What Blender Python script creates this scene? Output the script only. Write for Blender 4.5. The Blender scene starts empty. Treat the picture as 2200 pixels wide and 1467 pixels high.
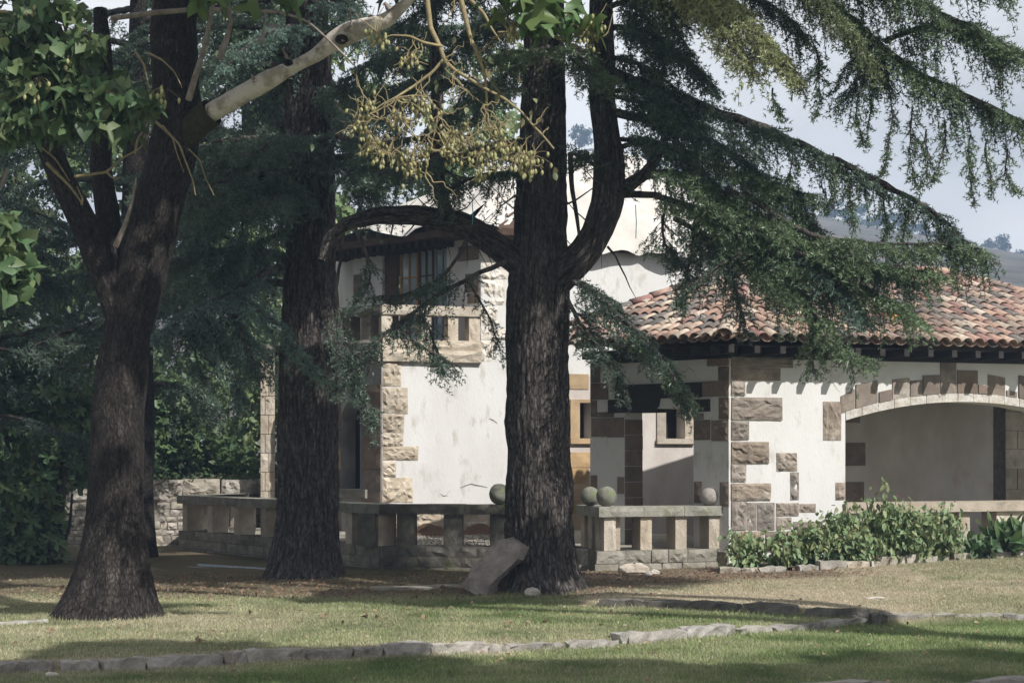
import bpy, math, random
import numpy as np
from mathutils import Vector
SC = bpy.context.scene
COL = SC.collection
random.seed(7)
RNG = np.random.default_rng(11)
PI = math.pi
# ------------------------------------------------------------------ camera
FPX, HZ, CAMZ = 3667.0, 970.0, 1.86          # measured on the 2200 px wide photograph
cam_d = bpy.data.cameras.new('camera'); cam = bpy.data.objects.new('camera', cam_d); COL.objects.link(cam)
cam.location = (0, 0, CAMZ); cam.rotation_euler = (PI/2, 0, 0)
cam_d.sensor_width = 36; cam_d.lens = FPX/2200*36; cam_d.shift_y = (HZ-733.5)/2200
cam_d.clip_start = .1; cam_d.clip_end = 3000
cam_d.dof.use_dof = True; cam_d.dof.focus_distance = 24; cam_d.dof.aperture_fstop = 4.5
SC.camera = cam
# ------------------------------------------------------------------ light
SUN_EL = math.radians(43); SH = (.719, -.695)   # horizontal direction towards the sun
world = bpy.data.worlds.new('World'); SC.world = world; world.use_nodes = True
nt = world.node_tree; nt.nodes.clear()
def wn(t): return nt.nodes.new(t)
out = wn('ShaderNodeOutputWorld'); bg = wn('ShaderNodeBackground'); nt.links.new(bg.outputs[0], out.inputs[0])
sky = wn('ShaderNodeTexSky'); sky.sky_type = 'NISHITA'; sky.sun_disc = False
sky.sun_elevation = SUN_EL; sky.sun_rotation = math.atan2(SH[0], SH[1]); sky.air_density = 1.0; sky.dust_density = 2.0
hsv = wn('ShaderNodeHueSaturation'); hsv.inputs['Saturation'].default_value = .35; nt.links.new(sky.outputs[0], hsv.inputs['Color'])
tc = wn('ShaderNodeTexCoord'); mp = wn('ShaderNodeMapping'); mp.inputs['Scale'].default_value = (1, 1, 2.2)
nt.links.new(tc.outputs['Generated'], mp.inputs[0])
nz = wn('ShaderNodeTexNoise'); nz.inputs['Scale'].default_value = 3.4; nz.inputs['Detail'].default_value = 4; nz.inputs['Roughness'].default_value = .45
nt.links.new(mp.outputs[0], nz.inputs['Vector'])
cr = wn('ShaderNodeValToRGB'); cr.color_ramp.elements[0].position = .36; cr.color_ramp.elements[1].position = .62
cr.color_ramp.elements[0].color = (5.0, 4.9, 4.8, 1); cr.color_ramp.elements[1].color = (9.8, 9.6, 9.4, 1)
nt.links.new(nz.outputs['Fac'], cr.inputs[0])
mx = wn('ShaderNodeMix'); mx.data_type = 'RGBA'; mx.inputs[0].default_value = .82
nt.links.new(hsv.outputs[0], mx.inputs[6]); nt.links.new(cr.outputs[0], mx.inputs[7])
nt.links.new(mx.outputs[2], bg.inputs['Color']); bg.inputs['Strength'].default_value = .092
sl = bpy.data.lights.new('sun', 'SUN'); sl.energy = 5.0; sl.angle = math.radians(.55); sl.color = (1, .97, .925)
so = bpy.data.objects.new('sun', sl); COL.objects.link(so)
sd = Vector((SH[0]*math.cos(SUN_EL), SH[1]*math.cos(SUN_EL), math.sin(SUN_EL)))
so.rotation_euler = sd.to_track_quat('Z', 'Y').to_euler(); so.location = (20, -10, 20)
SC.view_settings.view_transform = 'Standard'; SC.view_settings.look = 'None'
SC.view_settings.exposure = .42; SC.view_settings.gamma = 1; SC.view_settings.use_curve_mapping = False
# ------------------------------------------------------------------ helpers
def P(px, py, Y): return np.array(((px-1100)/FPX*Y, Y, CAMZ+(HZ-py)/FPX*Y))
def nrm(v): v = np.asarray(v, float); return v/(np.linalg.norm(v, axis=-1, keepdims=True)+1e-12)
_T = RNG.random((64, 64, 64))
def vn(p, s=1.0):                                # value noise in 0..1
    p = np.asarray(p, float)*s+1000; i = np.floor(p).astype(int); f = p-i; f = f*f*(3-2*f)
    r = 0
    for a in (0, 1):
        for b in (0, 1):
            for c in (0, 1):
                w = (f[..., 0] if a else 1-f[..., 0])*(f[..., 1] if b else 1-f[..., 1])*(f[..., 2] if c else 1-f[..., 2])
                r = r+w*_T[(i[..., 0]+a) % 64, (i[..., 1]+b) % 64, (i[..., 2]+c) % 64]
    return r
def vn2(x, y, s, k=0): 
    x = np.asarray(x, float); y = np.asarray(y, float)
    return vn(np.stack([x, y, np.full_like(x, 3.7*k+.5/s)], -1), s)
LOC = {}
def tag(o, label=None, cat=None, group=None, kind=None):
    if label: o['label'] = label
    if cat: o['category'] = cat
    if group: o['group'] = group
    if kind: o['kind'] = kind
    return o
def thing(name, loc, label, cat, group=None):
    o = bpy.data.objects.new(name, None); COL.objects.link(o); o.empty_display_size = .2
    o.location = [float(c) for c in loc]; LOC[o] = np.array(loc, float); return tag(o, label, cat, group)
def mesh(name, V, F, mat, smooth=False, attrs=None, mats=None, mi=None):
    V = np.asarray(V, np.float32); me = bpy.data.meshes.new(name)
    if isinstance(F, np.ndarray):
        n, k = F.shape; me.vertices.add(len(V)); me.vertices.foreach_set('co', V.ravel())
        me.loops.add(n*k); me.loops.foreach_set('vertex_index', F.astype(np.int32).ravel())
        me.polygons.add(n); me.polygons.foreach_set('loop_start', np.arange(0, n*k, k, dtype=np.int32))
        me.update(calc_edges=True)
    else:
        me.from_pydata([tuple(map(float, v)) for v in V], [], [tuple(map(int, f)) for f in F])
    if smooth: me.polygons.foreach_set('use_smooth', np.ones(len(me.polygons), bool))
    if attrs is not None:
        a = me.color_attributes.new('col', 'FLOAT_COLOR', 'POINT'); c = np.ones((len(V), 4), np.float32); c[:, :3] = attrs
        a.data.foreach_set('color', c.ravel())
    for m in (mats or [mat]): me.materials.append(m)
    if mi is not None: me.polygons.foreach_set('material_index', np.asarray(mi, np.int32))
    me.update()
    return me
def obj(name, V, F, mat, parent=None, smooth=False, attrs=None, **kw):
    V = np.asarray(V, float)
    if parent is not None: V = V-LOC[parent]
    o = bpy.data.objects.new(name, mesh(name, V, F, mat, smooth, attrs, **kw)); COL.objects.link(o)
    if parent is not None: o.parent = parent; LOC[o] = LOC[parent]
    else: LOC[o] = np.zeros(3)
    return o
def rep(o, me, name, parent=None, loc=(0, 0, 0), rot=None):
    q = bpy.data.objects.new(name, me); COL.objects.link(q); q.location = [float(c) for c in loc]
    if rot is not None: q.rotation_euler = rot
    if parent is not None: q.parent = parent
    return q
class MB:
    def __init__(s): s.V = []; s.F = []; s.n = 0
    def add(s, V, F):
        s.V.extend([tuple(v) for v in V]); s.F.extend([tuple(i+s.n for i in f) for f in F]); s.n += len(V)
    def obj(s, name, mat, parent=None, smooth=False): return obj(name, s.V, s.F, mat, parent, smooth)
class TM:                                        # triangles in bulk
    def __init__(s): s.V = []; s.F = []; s.C = []; s.n = 0
    def add(s, V, F, C=None):
        s.V.append(V); s.F.append(F+s.n); s.n += len(V)
        if C is not None: s.C.append(np.broadcast_to(C, (len(V), 3)))
    def obj(s, name, mat, parent=None, smooth=False):
        if not s.V: return None
        return obj(name, np.concatenate(s.V), np.concatenate(s.F), mat, parent, smooth, np.concatenate(s.C) if s.C else None)
# ------------------------------------------------------------------ materials
def M(name, c1, c2=None, scale=3, rough=.9, bump=0, bscale=20, detail=6, c3=None, s3=1.2, stretch=(1, 1, 1), attr=False, rnd=0, lo=.35, hi=.65, trans=0, metal=0, spec=.25, bd=.02, bark=False):
    m = bpy.data.materials.new(name); m.use_nodes = True; t = m.node_tree; N = t.nodes.new; L = t.links.new
    b = t.nodes['Principled BSDF']; b.inputs['Roughness'].default_value = rough; b.inputs['Metallic'].default_value = metal
    b.inputs['Specular IOR Level'].default_value = spec
    tcn = N('ShaderNodeTexCoord'); mpn = N('ShaderNodeMapping'); mpn.inputs['Scale'].default_value = stretch; L(tcn.outputs['Object'], mpn.inputs[0])
    if bark: ab = N('ShaderNodeAttribute'); ab.attribute_name = 'bk'; L(ab.outputs['Vector'], mpn.inputs[0])
    vec = mpn.outputs[0]
    def noise(s, d=detail, r=.6):
        n = N('ShaderNodeTexNoise'); n.inputs['Scale'].default_value = s; n.inputs['Detail'].default_value = d; n.inputs['Roughness'].default_value = r; L(vec, n.inputs['Vector']); return n.outputs['Fac']
    def mix(f, a, c, mode='MIX'):
        x = N('ShaderNodeMix'); x.data_type = 'RGBA'; x.blend_type = mode
        if isinstance(f, float): x.inputs[0].default_value = f
        else: L(f, x.inputs[0])
        for i, v in ((6, a), (7, c)):
            if isinstance(v, tuple): x.inputs[i].default_value = (*v, 1)
            else: L(v, x.inputs[i])
        return x.outputs[2]
    def ramp(f, l, h):
        r = N('ShaderNodeMapRange'); r.inputs['From Min'].default_value = l; r.inputs['From Max'].default_value = h; L(f, r.inputs['Value']); return r.outputs[0]
    if attr:
        a = N('ShaderNodeAttribute'); a.attribute_name = 'col'; col = a.outputs['Color']
        if c2: col = mix(ramp(noise(scale), lo, hi), col, mix(1.0, col, c2, 'MULTIPLY'))
    else:
        col = c1
        if c2: col = mix(ramp(noise(scale), lo, hi), c1, c2)
    if c3: col = mix(ramp(noise(s3, 8, .65), .56, .70), col, c3)
    if rnd:
        oi = N('ShaderNodeObjectInfo'); h = N('ShaderNodeHueSaturation'); 
        r1 = N('ShaderNodeMapRange'); r1.inputs['To Min'].default_value = 1-rnd; r1.inputs['To Max'].default_value = 1+rnd; L(oi.outputs['Random'], r1.inputs['Value'])
        L(r1.outputs[0], h.inputs['Value'])
        r2 = N('ShaderNodeMath'); r2.operation = 'FRACT'; r3 = N('ShaderNodeMath'); r3.operation = 'MULTIPLY'; r3.inputs[1].default_value = 17.3
        L(oi.outputs['Random'], r3.inputs[0]); L(r3.outputs[0], r2.inputs[0])
        r4 = N('ShaderNodeMapRange'); r4.inputs['To Min'].default_value = 1-rnd*1.2; r4.inputs['To Max'].default_value = 1+rnd*.8; L(r2.outputs[0], r4.inputs['Value']); L(r4.outputs[0], h.inputs['Saturation'])
        if isinstance(col, tuple): h.inputs['Color'].default_value = (*col, 1)
        else: L(col, h.inputs['Color'])
        col = h.outputs[0]
    plate = None
    if bark:
        m2 = N('ShaderNodeMapping'); m2.inputs['Scale'].default_value = (1, 1, .30); L(ab.outputs['Vector'], m2.inputs[0])
        nn_ = N('ShaderNodeTexNoise'); nn_.inputs['Scale'].default_value = 14; nn_.inputs['Detail'].default_value = 5; L(m2.outputs[0], nn_.inputs['Vector'])
        va = N('ShaderNodeVectorMath'); va.operation = 'SCALE'; va.inputs['Scale'].default_value = .07; L(nn_.outputs['Color'], va.inputs[0])
        vb = N('ShaderNodeVectorMath'); vb.operation = 'ADD'; L(m2.outputs[0], vb.inputs[0]); L(va.outputs[0], vb.inputs[1])
        vo = N('ShaderNodeTexVoronoi'); vo.feature = 'DISTANCE_TO_EDGE'; vo.inputs['Scale'].default_value = bark; L(vb.outputs[0], vo.inputs['Vector'])
        plate = ramp(vo.outputs['Distance'], .0, .22); col = mix(plate, mix(1.0, col, (.42, .40, .39), 'MULTIPLY'), col)
    if isinstance(col, tuple): b.inputs['Base Color'].default_value = (*col, 1)
    else: L(col, b.inputs['Base Color'])
    if plate is not None:
        b2 = N('ShaderNodeBump'); b2.inputs['Strength'].default_value = 1; b2.inputs['Distance'].default_value = .03; L(plate, b2.inputs['Height'])
    if bump:
        bn = N('ShaderNodeBump'); bn.inputs['Strength'].default_value = bump; bn.inputs['Distance'].default_value = bd; L(noise(bscale, 8, .7), bn.inputs['Height']); L(bn.outputs[0], b.inputs['Normal'])
        if plate is not None: L(b2.outputs[0], bn.inputs['Normal'])
    if trans:
        tr = N('ShaderNodeBsdfTranslucent'); ms = N('ShaderNodeMixShader'); ms.inputs[0].default_value = trans
        if isinstance(col, tuple): tr.inputs[0].default_value = (*col, 1)
        else: L(col, tr.inputs[0])
        L(b.outputs[0], ms.inputs[1]); L(tr.outputs[0], ms.inputs[2]); L(ms.outputs[0], t.nodes['Material Output'].inputs[0])
    return m
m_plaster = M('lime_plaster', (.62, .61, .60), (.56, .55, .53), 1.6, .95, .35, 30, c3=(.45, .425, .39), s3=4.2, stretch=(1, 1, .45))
m_plaster_old = M('stained_plaster', (.56, .53, .50), (.42, .36, .32), 1.1, .95, .3, 26, c3=(.44, .36, .32), s3=3.1, stretch=(1, 1, .6))
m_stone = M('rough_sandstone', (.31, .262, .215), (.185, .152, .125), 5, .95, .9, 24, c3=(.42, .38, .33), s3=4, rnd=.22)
m_stone_pale = M('pale_sandstone', (.50, .44, .36), (.36, .30, .23), 4, .95, .8, 26, c3=(.28, .25, .2), s3=3, rnd=.15)
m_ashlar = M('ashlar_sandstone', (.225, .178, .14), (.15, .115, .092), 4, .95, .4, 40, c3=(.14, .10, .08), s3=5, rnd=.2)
m_ashlar_warm = M('ochre_ashlar', (.42, .30, .17), (.30, .21, .12), 3, .95, .35, 40, rnd=.12)
m_mossy = M('mossy_stone', (.27, .25, .21), (.16, .15, .12), 5, .95, .8, 28, c3=(.12, .14, .05), s3=3.2, rnd=.18)
m_rail = M('weathered_rail_stone', (.30, .29, .25), (.18, .17, .14), 6, .95, .7, 30, c3=(.16, .19, .08), s3=3.5, rnd=.1)
m_rubble = M('rubble_limestone', (.42, .38, .32), (.27, .24, .20), 5, .95, .9, 20, c3=(.5, .47, .42), s3=3, rnd=.25)
m_mortar = M('mortar', (.22, .20, .17), (.14, .12, .10), 9, 1, .8, 30)
m_joint = M('plinth_mortar', (.16, .145, .12), (.10, .09, .07), 9, 1, .8, 30)
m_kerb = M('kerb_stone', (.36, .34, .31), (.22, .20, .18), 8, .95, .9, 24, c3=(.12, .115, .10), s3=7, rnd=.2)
m_boulder = M('grey_boulder', (.38, .335, .31), (.21, .185, .17), 5, .95, 1, 22, c3=(.27, .21, .18), s3=3.5, bd=.04)
m_ball = M('mossy_ball_stone', (.22, .215, .18), (.12, .125, .09), 9, .95, .6, 50, c3=(.17, .22, .09), s3=5)
m_ball_grey = M('grey_ball_stone', (.34, .31, .29), (.24, .21, .19), 14, .95, .6, 50)
m_wood = M('dark_beam', (.020, .018, .017), (.035, .03, .026), 6, .8, .5, 30, stretch=(1, 1, 4))
m_tan = M('tan_casement', (.38, .22, .10), (.28, .16, .07), 8, .6)
m_brown = M('brown_shutter', (.10, .06, .04), (.06, .038, .028), 8, .7)
m_glass = M('window_glass', (.25, .30, .33), rough=.06, spec=.9, metal=.0)
m_dark = M('dark_interior', (.015, .014, .013), rough=1)
m_slate = M('slate_hood', (.26, .30, .38), (.17, .19, .25), 5, .6, .3, 20)
m_tarp = M('white_roof_sheet', (.50, .485, .465), (.43, .40, .36), 1.4, .6, .3, 6, bd=.05)
m_wall_tile = None
m_bark = M('cedar_bark', (.13, .108, .098), (.030, .025, .023), 14, .95, 1.0, 30, stretch=(1, 1, .22), lo=.4, hi=.6, bd=.05)
m_bark_p = M('smooth_brown_bark', (.135, .112, .098), (.042, .035, .030), 18, .95, 1.0, 50, stretch=(1, 1, .35), c3=(.17, .15, .13), s3=7, bd=.04)
m_barkT = M('cedar_trunk_bark', (.17, .148, .138), (.045, .039, .036), 26, .95, 1.0, 60, stretch=(1, 1, .16), lo=.40, hi=.60, bd=.05, bark=26, c3=(.17, .148, .137), s3=9)
m_bark_pT = M('brown_trunk_bark', (.085, .071, .064), (.022, .018, .016), 34, .95, 1.0, 90, stretch=(1, 1, .3), c3=(.16, .14, .125), s3=5, bd=.05, bark=42)
m_bark_dT = M('dark_trunk_bark', (.05, .042, .036), (.025, .02, .018), 24, .95, .8, 60, stretch=(1, 1, .2), bark=42)
m_bark_d = M('dark_bark', (.05, .042, .036), (.025, .02, .018), 12, .95, .8, 40, stretch=(1, 1, .3))
m_dead = M('bare_pale_wood', (.62, .57, .52), (.36, .31, .26), 6, .85, .8, 25, c3=(.16, .12, .09), s3=9, lo=.45, hi=.6)
m_twig = M('lichen_twig', (.30, .25, .13), (.20, .16, .10), 20, .9)
m_stub = M('moss_stub', (.06, .055, .022), (.03, .024, .016), 14, 1, 1, 60)
m_needle = M('cedar_needles', (1, 1, 1), attr=True, rough=.42, trans=.28, spec=.5)
m_leaf = M('broad_leaves', (1, 1, 1), attr=True, rough=.5, trans=.35, spec=.35)
m_capsule = M('seed_capsules', (.33, .34, .16), (.24, .21, .10), 40, .6, rnd=.2)
m_ground = M('turf_soil', (1, 1, 1), (.7, .66, .6), 14, 1, .8, 60, attr=True, bd=.03)
m_blade = M('grass_blades', (1, 1, 1), attr=True, rough=.7, trans=.3)
m_litter = M('dry_leaf', (.27, .20, .13), (.15, .10, .07), 30, .8, trans=.2)
m_hill = M('dry_hill', (.11, .098, .088), (.045, .045, .042), .12, 1, c3=(.04, .055, .035), s3=.045, stretch=(1, 1, 4))
m_chan = M('galvanised_channel', (.42, .46, .52), (.30, .34, .40), 12, .45, .2, 40, metal=.3)
m_cable = M('blue_cord', (.10, .35, .45))
m_roofbed = M('roof_board', (.08, .05, .035), (.05, .03, .02), 8, .9)
def tile_mat(name, attr):
    m = M(name, (1, 1, 1), None, 9, .85, .5, 60); t = m.node_tree; N = t.nodes.new; L = t.links.new
    b = t.nodes['Principled BSDF']
    if attr:
        a = N('ShaderNodeAttribute'); a.attribute_name = 'col'; s = N('ShaderNodeSeparateColor'); L(a.outputs['Color'], s.inputs[0]); src = s.outputs[0]
    else: a = N('ShaderNodeObjectInfo'); src = a.outputs['Random']
    r = N('ShaderNodeValToRGB'); r.color_ramp.interpolation = 'CONSTANT'; e = r.color_ramp.elements
    cols = [(.36, .19, .13), (.24, .165, .13), (.44, .29, .20), (.15, .13, .12), (.38, .22, .15), (.52, .41, .31), (.12, .11, .105), (.40, .24, .17), (.27, .12, .095), (.46, .35, .26), (.19, .155, .135), (.40, .22, .155)]
    e[0].color = (*cols[0], 1); e[1].position = 1/12; e[1].color = (*cols[1], 1)
    for i in range(2, 12): q = e.new(i/12); q.color = (*cols[i], 1)
    L(src, r.inputs[0])
    g = N('ShaderNodeNewGeometry')
    n = N('ShaderNodeTexNoise'); n.inputs['Scale'].default_value = 14; n.inputs['Detail'].default_value = 8; n.inputs['Roughness'].default_value = .7; L(g.outputs['Position'], n.inputs['Vector'])
    mr = N('ShaderNodeMapRange'); mr.inputs['From Min'].default_value = .5; mr.inputs['From Max'].default_value = .68; L(n.outputs['Fac'], mr.inputs[0])
    x = N('ShaderNodeMix'); x.data_type = 'RGBA'; L(mr.outputs[0], x.inputs[0]); L(r.outputs[0], x.inputs[6]); x.inputs[7].default_value = (.15, .125, .10, 1)
    n2 = N('ShaderNodeTexNoise'); n2.inputs['Scale'].default_value = 31; n2.inputs['Detail'].default_value = 6; L(g.outputs['Position'], n2.inputs['Vector'])
    mr2 = N('ShaderNodeMapRange'); mr2.inputs['From Min'].default_value = .6; mr2.inputs['From Max'].default_value = .7; L(n2.outputs['Fac'], mr2.inputs[0])
    y = N('ShaderNodeMix'); y.data_type = 'RGBA'; L(mr2.outputs[0], y.inputs[0]); L(x.outputs[2], y.inputs[6]); y.inputs[7].default_value = (.5, .43, .33, 1)
    n3 = N('ShaderNodeTexNoise'); n3.inputs['Scale'].default_value = 1.3; n3.inputs['Detail'].default_value = 5; L(g.outputs['Position'], n3.inputs['Vector'])
    mr3 = N('ShaderNodeMapRange'); mr3.inputs['From Min'].default_value = .45; mr3.inputs['From Max'].default_value = .65; mr3.inputs['To Min'].default_value = 1.05; mr3.inputs['To Max'].default_value = .62; L(n3.outputs['Fac'], mr3.inputs[0])
    hs = N('ShaderNodeHueSaturation'); hs.inputs['Saturation'].default_value = .80; L(y.outputs[2], hs.inputs['Color']); L(mr3.outputs[0], hs.inputs['Value'])
    L(hs.outputs[0], b.inputs['Base Color']); return m
m_tile = tile_mat('roof_tile_clay', False); m_tile_a = tile_mat('roof_tile_clay_field', True)
m_lichen_tile = M('yellow_lichen_tile', (.52, .30, .05), (.4, .2, .08), 20, .9)
# ------------------------------------------------------------------ planes of the building
class Plane:
    def __init__(s, o, deg):
        s.o = np.array(o, float); a = math.radians(deg); s.u = np.array((math.cos(a), math.sin(a))); s.n = np.array((math.sin(a), -math.cos(a)))
    def hit(s, px, py):
        d = np.array(((px-1100)/FPX, 1.0)); t = (s.o@s.n)/(d@s.n); p = d*t
        return float((p-s.o)@s.u), float(CAMZ+(HZ-py)/FPX*t)
    def to(s, u, z, off=0):
        q = s.o+s.u*u+s.n*off; return np.array((q[0], q[1], z))
    def off(s, d):
        return Plane(s.o+s.n*d, math.degrees(math.atan2(s.u[1], s.u[0])))
def prism(pl, uz, o0, o1):                       # polygon (u,z) extruded between two offsets
    n = len(uz); V = [pl.to(u, z, o1) for u, z in uz]+[pl.to(u, z, o0) for u, z in uz]
    F = [tuple(range(n)), tuple(range(2*n-1, n-1, -1))]+[(i, i+n, (i+1) % n+n, (i+1) % n) for i in range(n)]
    return V, F
def rect(pl, x0, y0, x1, y1):
    ym = (y0+y1)/2; xm = (x0+x1)/2
    u0 = pl.hit(x0, ym)[0]; u1 = pl.hit(x1, ym)[0]; z1 = pl.hit(xm, y0)[1]; z0 = pl.hit(xm, y1)[1]
    return u0, u1, z0, z1
def box(pl, u0, u1, z0, z1, o0, o1): return prism(pl, [(u0, z0), (u1, z0), (u1, z1), (u0, z1)], o0, o1)
def stone(pl, u0, u1, z0, z1, o0, o1, rough=.018, irr=.0, seed=0, big=4, fine=0):   # rock-faced block, uneven front
    w, h = u1-u0, z1-z0; nx = max(3, min(big+2, int(w/.08)+2)); nz = max(3, min(big, int(h/.08)+2)); nx, nz = (max(nx, min(10, int(w/.05)+2)), max(nz, min(8, int(h/.045)+2))) if fine else (nx, nz); r = random.Random(seed*7919+int(u0*1000)+int(z0*313))
    V = []; F = []
    cs = [(r.uniform(-irr, irr)*w, r.uniform(-irr, irr)*h) for _ in range(4)]
    for j in range(nz):
        for i in range(nx):
            a, b = i/(nx-1), j/(nz-1)
            du = (cs[0][0]*(1-a)+cs[1][0]*a)*(1-b)+(cs[3][0]*(1-a)+cs[2][0]*a)*b
            dz = (cs[0][1]*(1-a)+cs[1][1]*a)*(1-b)+(cs[3][1]*(1-a)+cs[2][1]*a)*b
            edge = i in (0, nx-1) or j in (0, nz-1)
            o = o1-(rough*.9 if edge else 0)+(r.uniform(-rough, rough) if not edge else r.uniform(-.2, .2)*rough)
            uu = u0+w*a+du+(0 if i in (0, nx-1) else r.uniform(-.25, .25)*w/(nx-1)); zz = z0+h*b+dz+(0 if j in (0, nz-1) else r.uniform(-.25, .25)*h/(nz-1))
            if fine and not edge: o += (vn(np.array([[uu*6+seed, zz*6, seed*.37]]))[0]-.5)*rough*3
            V.append(pl.to(uu, zz, o))
    for j in range(nz-1):
        for i in range(nx-1):
            a = j*nx+i; 
            F += [(a, a+1, a+nx+1), (a, a+nx+1, a+nx)] if r.random() < .5 else [(a, a+1, a+nx), (a+1, a+nx+1, a+nx)]
    ring = [i for i in range(nx)]+[j*nx+nx-1 for j in range(1, nz)]+[(nz-1)*nx+i for i in range(nx-2, -1, -1)]+[j*nx for j in range(nz-2, 0, -1)]
    nb = len(V)
    for k in ring:
        i, j = k % nx, k//nx; V.append(pl.to(u0+w*i/(nx-1)+0, z0+h*j/(nz-1), o0))
    m = len(ring)
    for i in range(m): F.append((ring[(i+1) % m], ring[i], nb+i, nb+(i+1) % m))
    return V, F
def add_stones(pl, rects, parent, mat=m_stone, o0=-.05, o1=.03, rough=.018, irr=.01, name='stone', seed=0, fine=1):
    for k, (x0, y0, x1, y1) in enumerate(rects):
        u0, u1, z0, z1 = rect(pl, x0, y0, x1, y1)
        V, F = stone(pl, u0, u1, z0, z1, o0, o1, rough*.75, irr, seed+k, fine=fine)
        obj(name, V, F, mat, parent)
C20, C36 = 20, -45
WF = Plane((3.20, 25.2), C20); WL = Plane((3.20, 25.2), C36)
TF = Plane((-2.32, 30.4), C20); TL = Plane((-2.32, 30.4), C36); TC = Plane((-.568, 31.04), C36)
TR = TF
# ------------------------------------------------------------------ ground
def dist_seg(x, y, pts):
    best = np.full(np.shape(x), 1e9); side = np.zeros(np.shape(x))
    for (ax, ay), (bx, by) in zip(pts[:-1], pts[1:]):
        dx, dy = bx-ax, by-ay; t = np.clip(((x-ax)*dx+(y-ay)*dy)/(dx*dx+dy*dy), 0, 1)
        qx, qy = ax+t*dx, ay+t*dy; d = np.hypot(x-qx, y-qy); s = np.sign(dx*(y-ay)-dy*(x-ax))
        m = d < best; best = np.where(m, d, best); side = np.where(m, s, side)
    return best*side
def GP(px, py, z=0.0):
    Y = (CAMZ-z)*FPX/(py-HZ); return ((px-1100)/FPX*Y, Y)
K1 = [(-9, 12.6), GP(0, 1446), GP(200, 1440), GP(560, 1420), GP(740, 1412), GP(960, 1402), GP(1310, 1388), GP(1340, 1384), GP(1550, 1368), GP(1720, 1353), GP(1900, 1338), GP(2200, 1334), (14, 20)]
K2 = [GP(1290, 1303, .06), GP(1500, 1310, .06), GP(1625, 1320, .06), GP(1740, 1328, .06), GP(1905, 1336, .03)]
def hgt(x, y):
    x = np.asarray(x, float); y = np.asarray(y, float)
    s1 = np.clip(dist_seg(x, y, K1)/.10+.3, 0, 1)*.07
    k2 = K2+[(14, 20.2)]
    s2 = np.clip(dist_seg(x, y, k2)/.10+.3, 0, 1)*.07*np.clip((x-.6)/.6, 0, 1)
    ramp = np.clip((x-2)/5.5, 0, 1)*np.clip((y-19.5)/5, 0, 1)*.17
    n = (vn2(x, y, .5)-.5)*.05+(vn2(x, y, 2.2, 3)-.5)*.02
    return s1+s2+ramp+n*np.clip((60-y)/20, 0, 1)
GREEN = np.array((.23, .29, .12)); DEEP = np.array((.095, .14, .045)); STRAW = np.array((.50, .43, .32)); EARTH = np.array((.13, .09, .06))
def gcol(x, y):
    x = np.asarray(x, float); y = np.asarray(y, float)
    n1 = vn2(x, y, .55, 1); n2 = vn2(x, y, 1.9, 2); n3 = vn2(x, y*1.0, 6, 4)
    d1 = dist_seg(x, y, K1); d2 = dist_seg(x, y, K2+[(14, 20.2)])
    dry = .50*n1+.35*n2+.30*n3-.33                             # patches
    dry = dry+np.where((x > .8) & (d2 > 0) & (y > 17), .48, 0)  # parched slope before the right wing
    dry = dry+np.where(x < -2.3, .12, 0)+np.exp(-(d1/.35)**2)*np.where(x < 0, .4, .05)
    dry = dry-np.where((d1 < 0), .16, 0)-np.where((x > 5.5) & (y > 22), .25, 0)
    dry = np.clip(dry*1.15, 0, .92)
    earth = np.clip((y-20.9+.5*(n2-.5)*2-np.clip(x-1, 0, 3)*.55)/.8, 0, 1)*(.55+.45*n3)
    earth = np.where(x > 4.5, earth*.15, earth)
    base = DEEP+(GREEN-DEEP)*np.clip(n2*1.4-.1, 0, 1)[..., None]
    c = base+(STRAW-base)*dry[..., None]
    return c+(EARTH*(.6+.9*n3[..., None])-c)*(earth*.9)[..., None], dry, earth
def grid_obj(name, xs, ys, mat, zf, colf=None, **kw):
    X, Y = np.meshgrid(xs, ys); Z = zf(X, Y); V = np.stack([X, Y, Z], -1).reshape(-1, 3)
    nx, ny = len(xs), len(ys); i = np.arange(nx-1)[None, :]+np.arange(ny-1)[:, None]*nx
    F = np.stack([i, i+1, i+nx+1, i+nx], -1).reshape(-1, 4)
    return obj(name, V, F, mat, None, True, colf(V[:, 0], V[:, 1]) if colf is not None else None)
gx = np.concatenate([np.arange(-400, -60, 20), np.arange(-60, -10, 5), np.arange(-10, 12, .16), np.arange(12, 60, 4), np.arange(60, 401, 20)])
gy = np.concatenate([np.arange(-60, 10, 5), np.arange(10, 27, .1), np.arange(27, 60, 2), np.arange(60, 400, 20)])
g = grid_obj('ground', gx, gy, m_ground, hgt, lambda x, y: gcol(x, y)[0]*.75); tag(g, kind='structure')
# grass blades
def blades(n, x0, x1, y0, y1, keep=None, hk=1.0):
    x = RNG.uniform(x0, x1, n); y = RNG.uniform(y0, y1, n)
    m = np.abs(x) < .325*y
    if keep is not None: m &= keep(x, y)
    x, y = x[m], y[m]; c, dry, earth = gcol(x, y); m = RNG.random(len(x)) > earth*.85
    x, y, c, dry = x[m], y[m], c[m], dry[m]; n = len(x); z = hgt(x, y)-.004
    h = hk*RNG.uniform(.018, .042, n)*(1.1-.5*dry)*(.7+.6*vn2(x, y, 3, 7)); a = RNG.uniform(0, 2*PI, n); w = RNG.uniform(.003, .0055, n)
    la = RNG.uniform(0, 2*PI, n); l = h*RNG.uniform(.1, .9, n)
    p = np.stack([x, y, z], -1); d = np.stack([np.cos(a)*w, np.sin(a)*w, 0*w], -1); t = p+np.stack([np.cos(la)*l, np.sin(la)*l, h], -1)
    V = np.stack([p-d, p+d, t], 1).reshape(-1, 3); F = np.arange(3*n).reshape(-1, 3)
    return V, F, np.repeat(c*RNG.uniform(.75, 1.5, (n, 1)), 3, 0)
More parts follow.
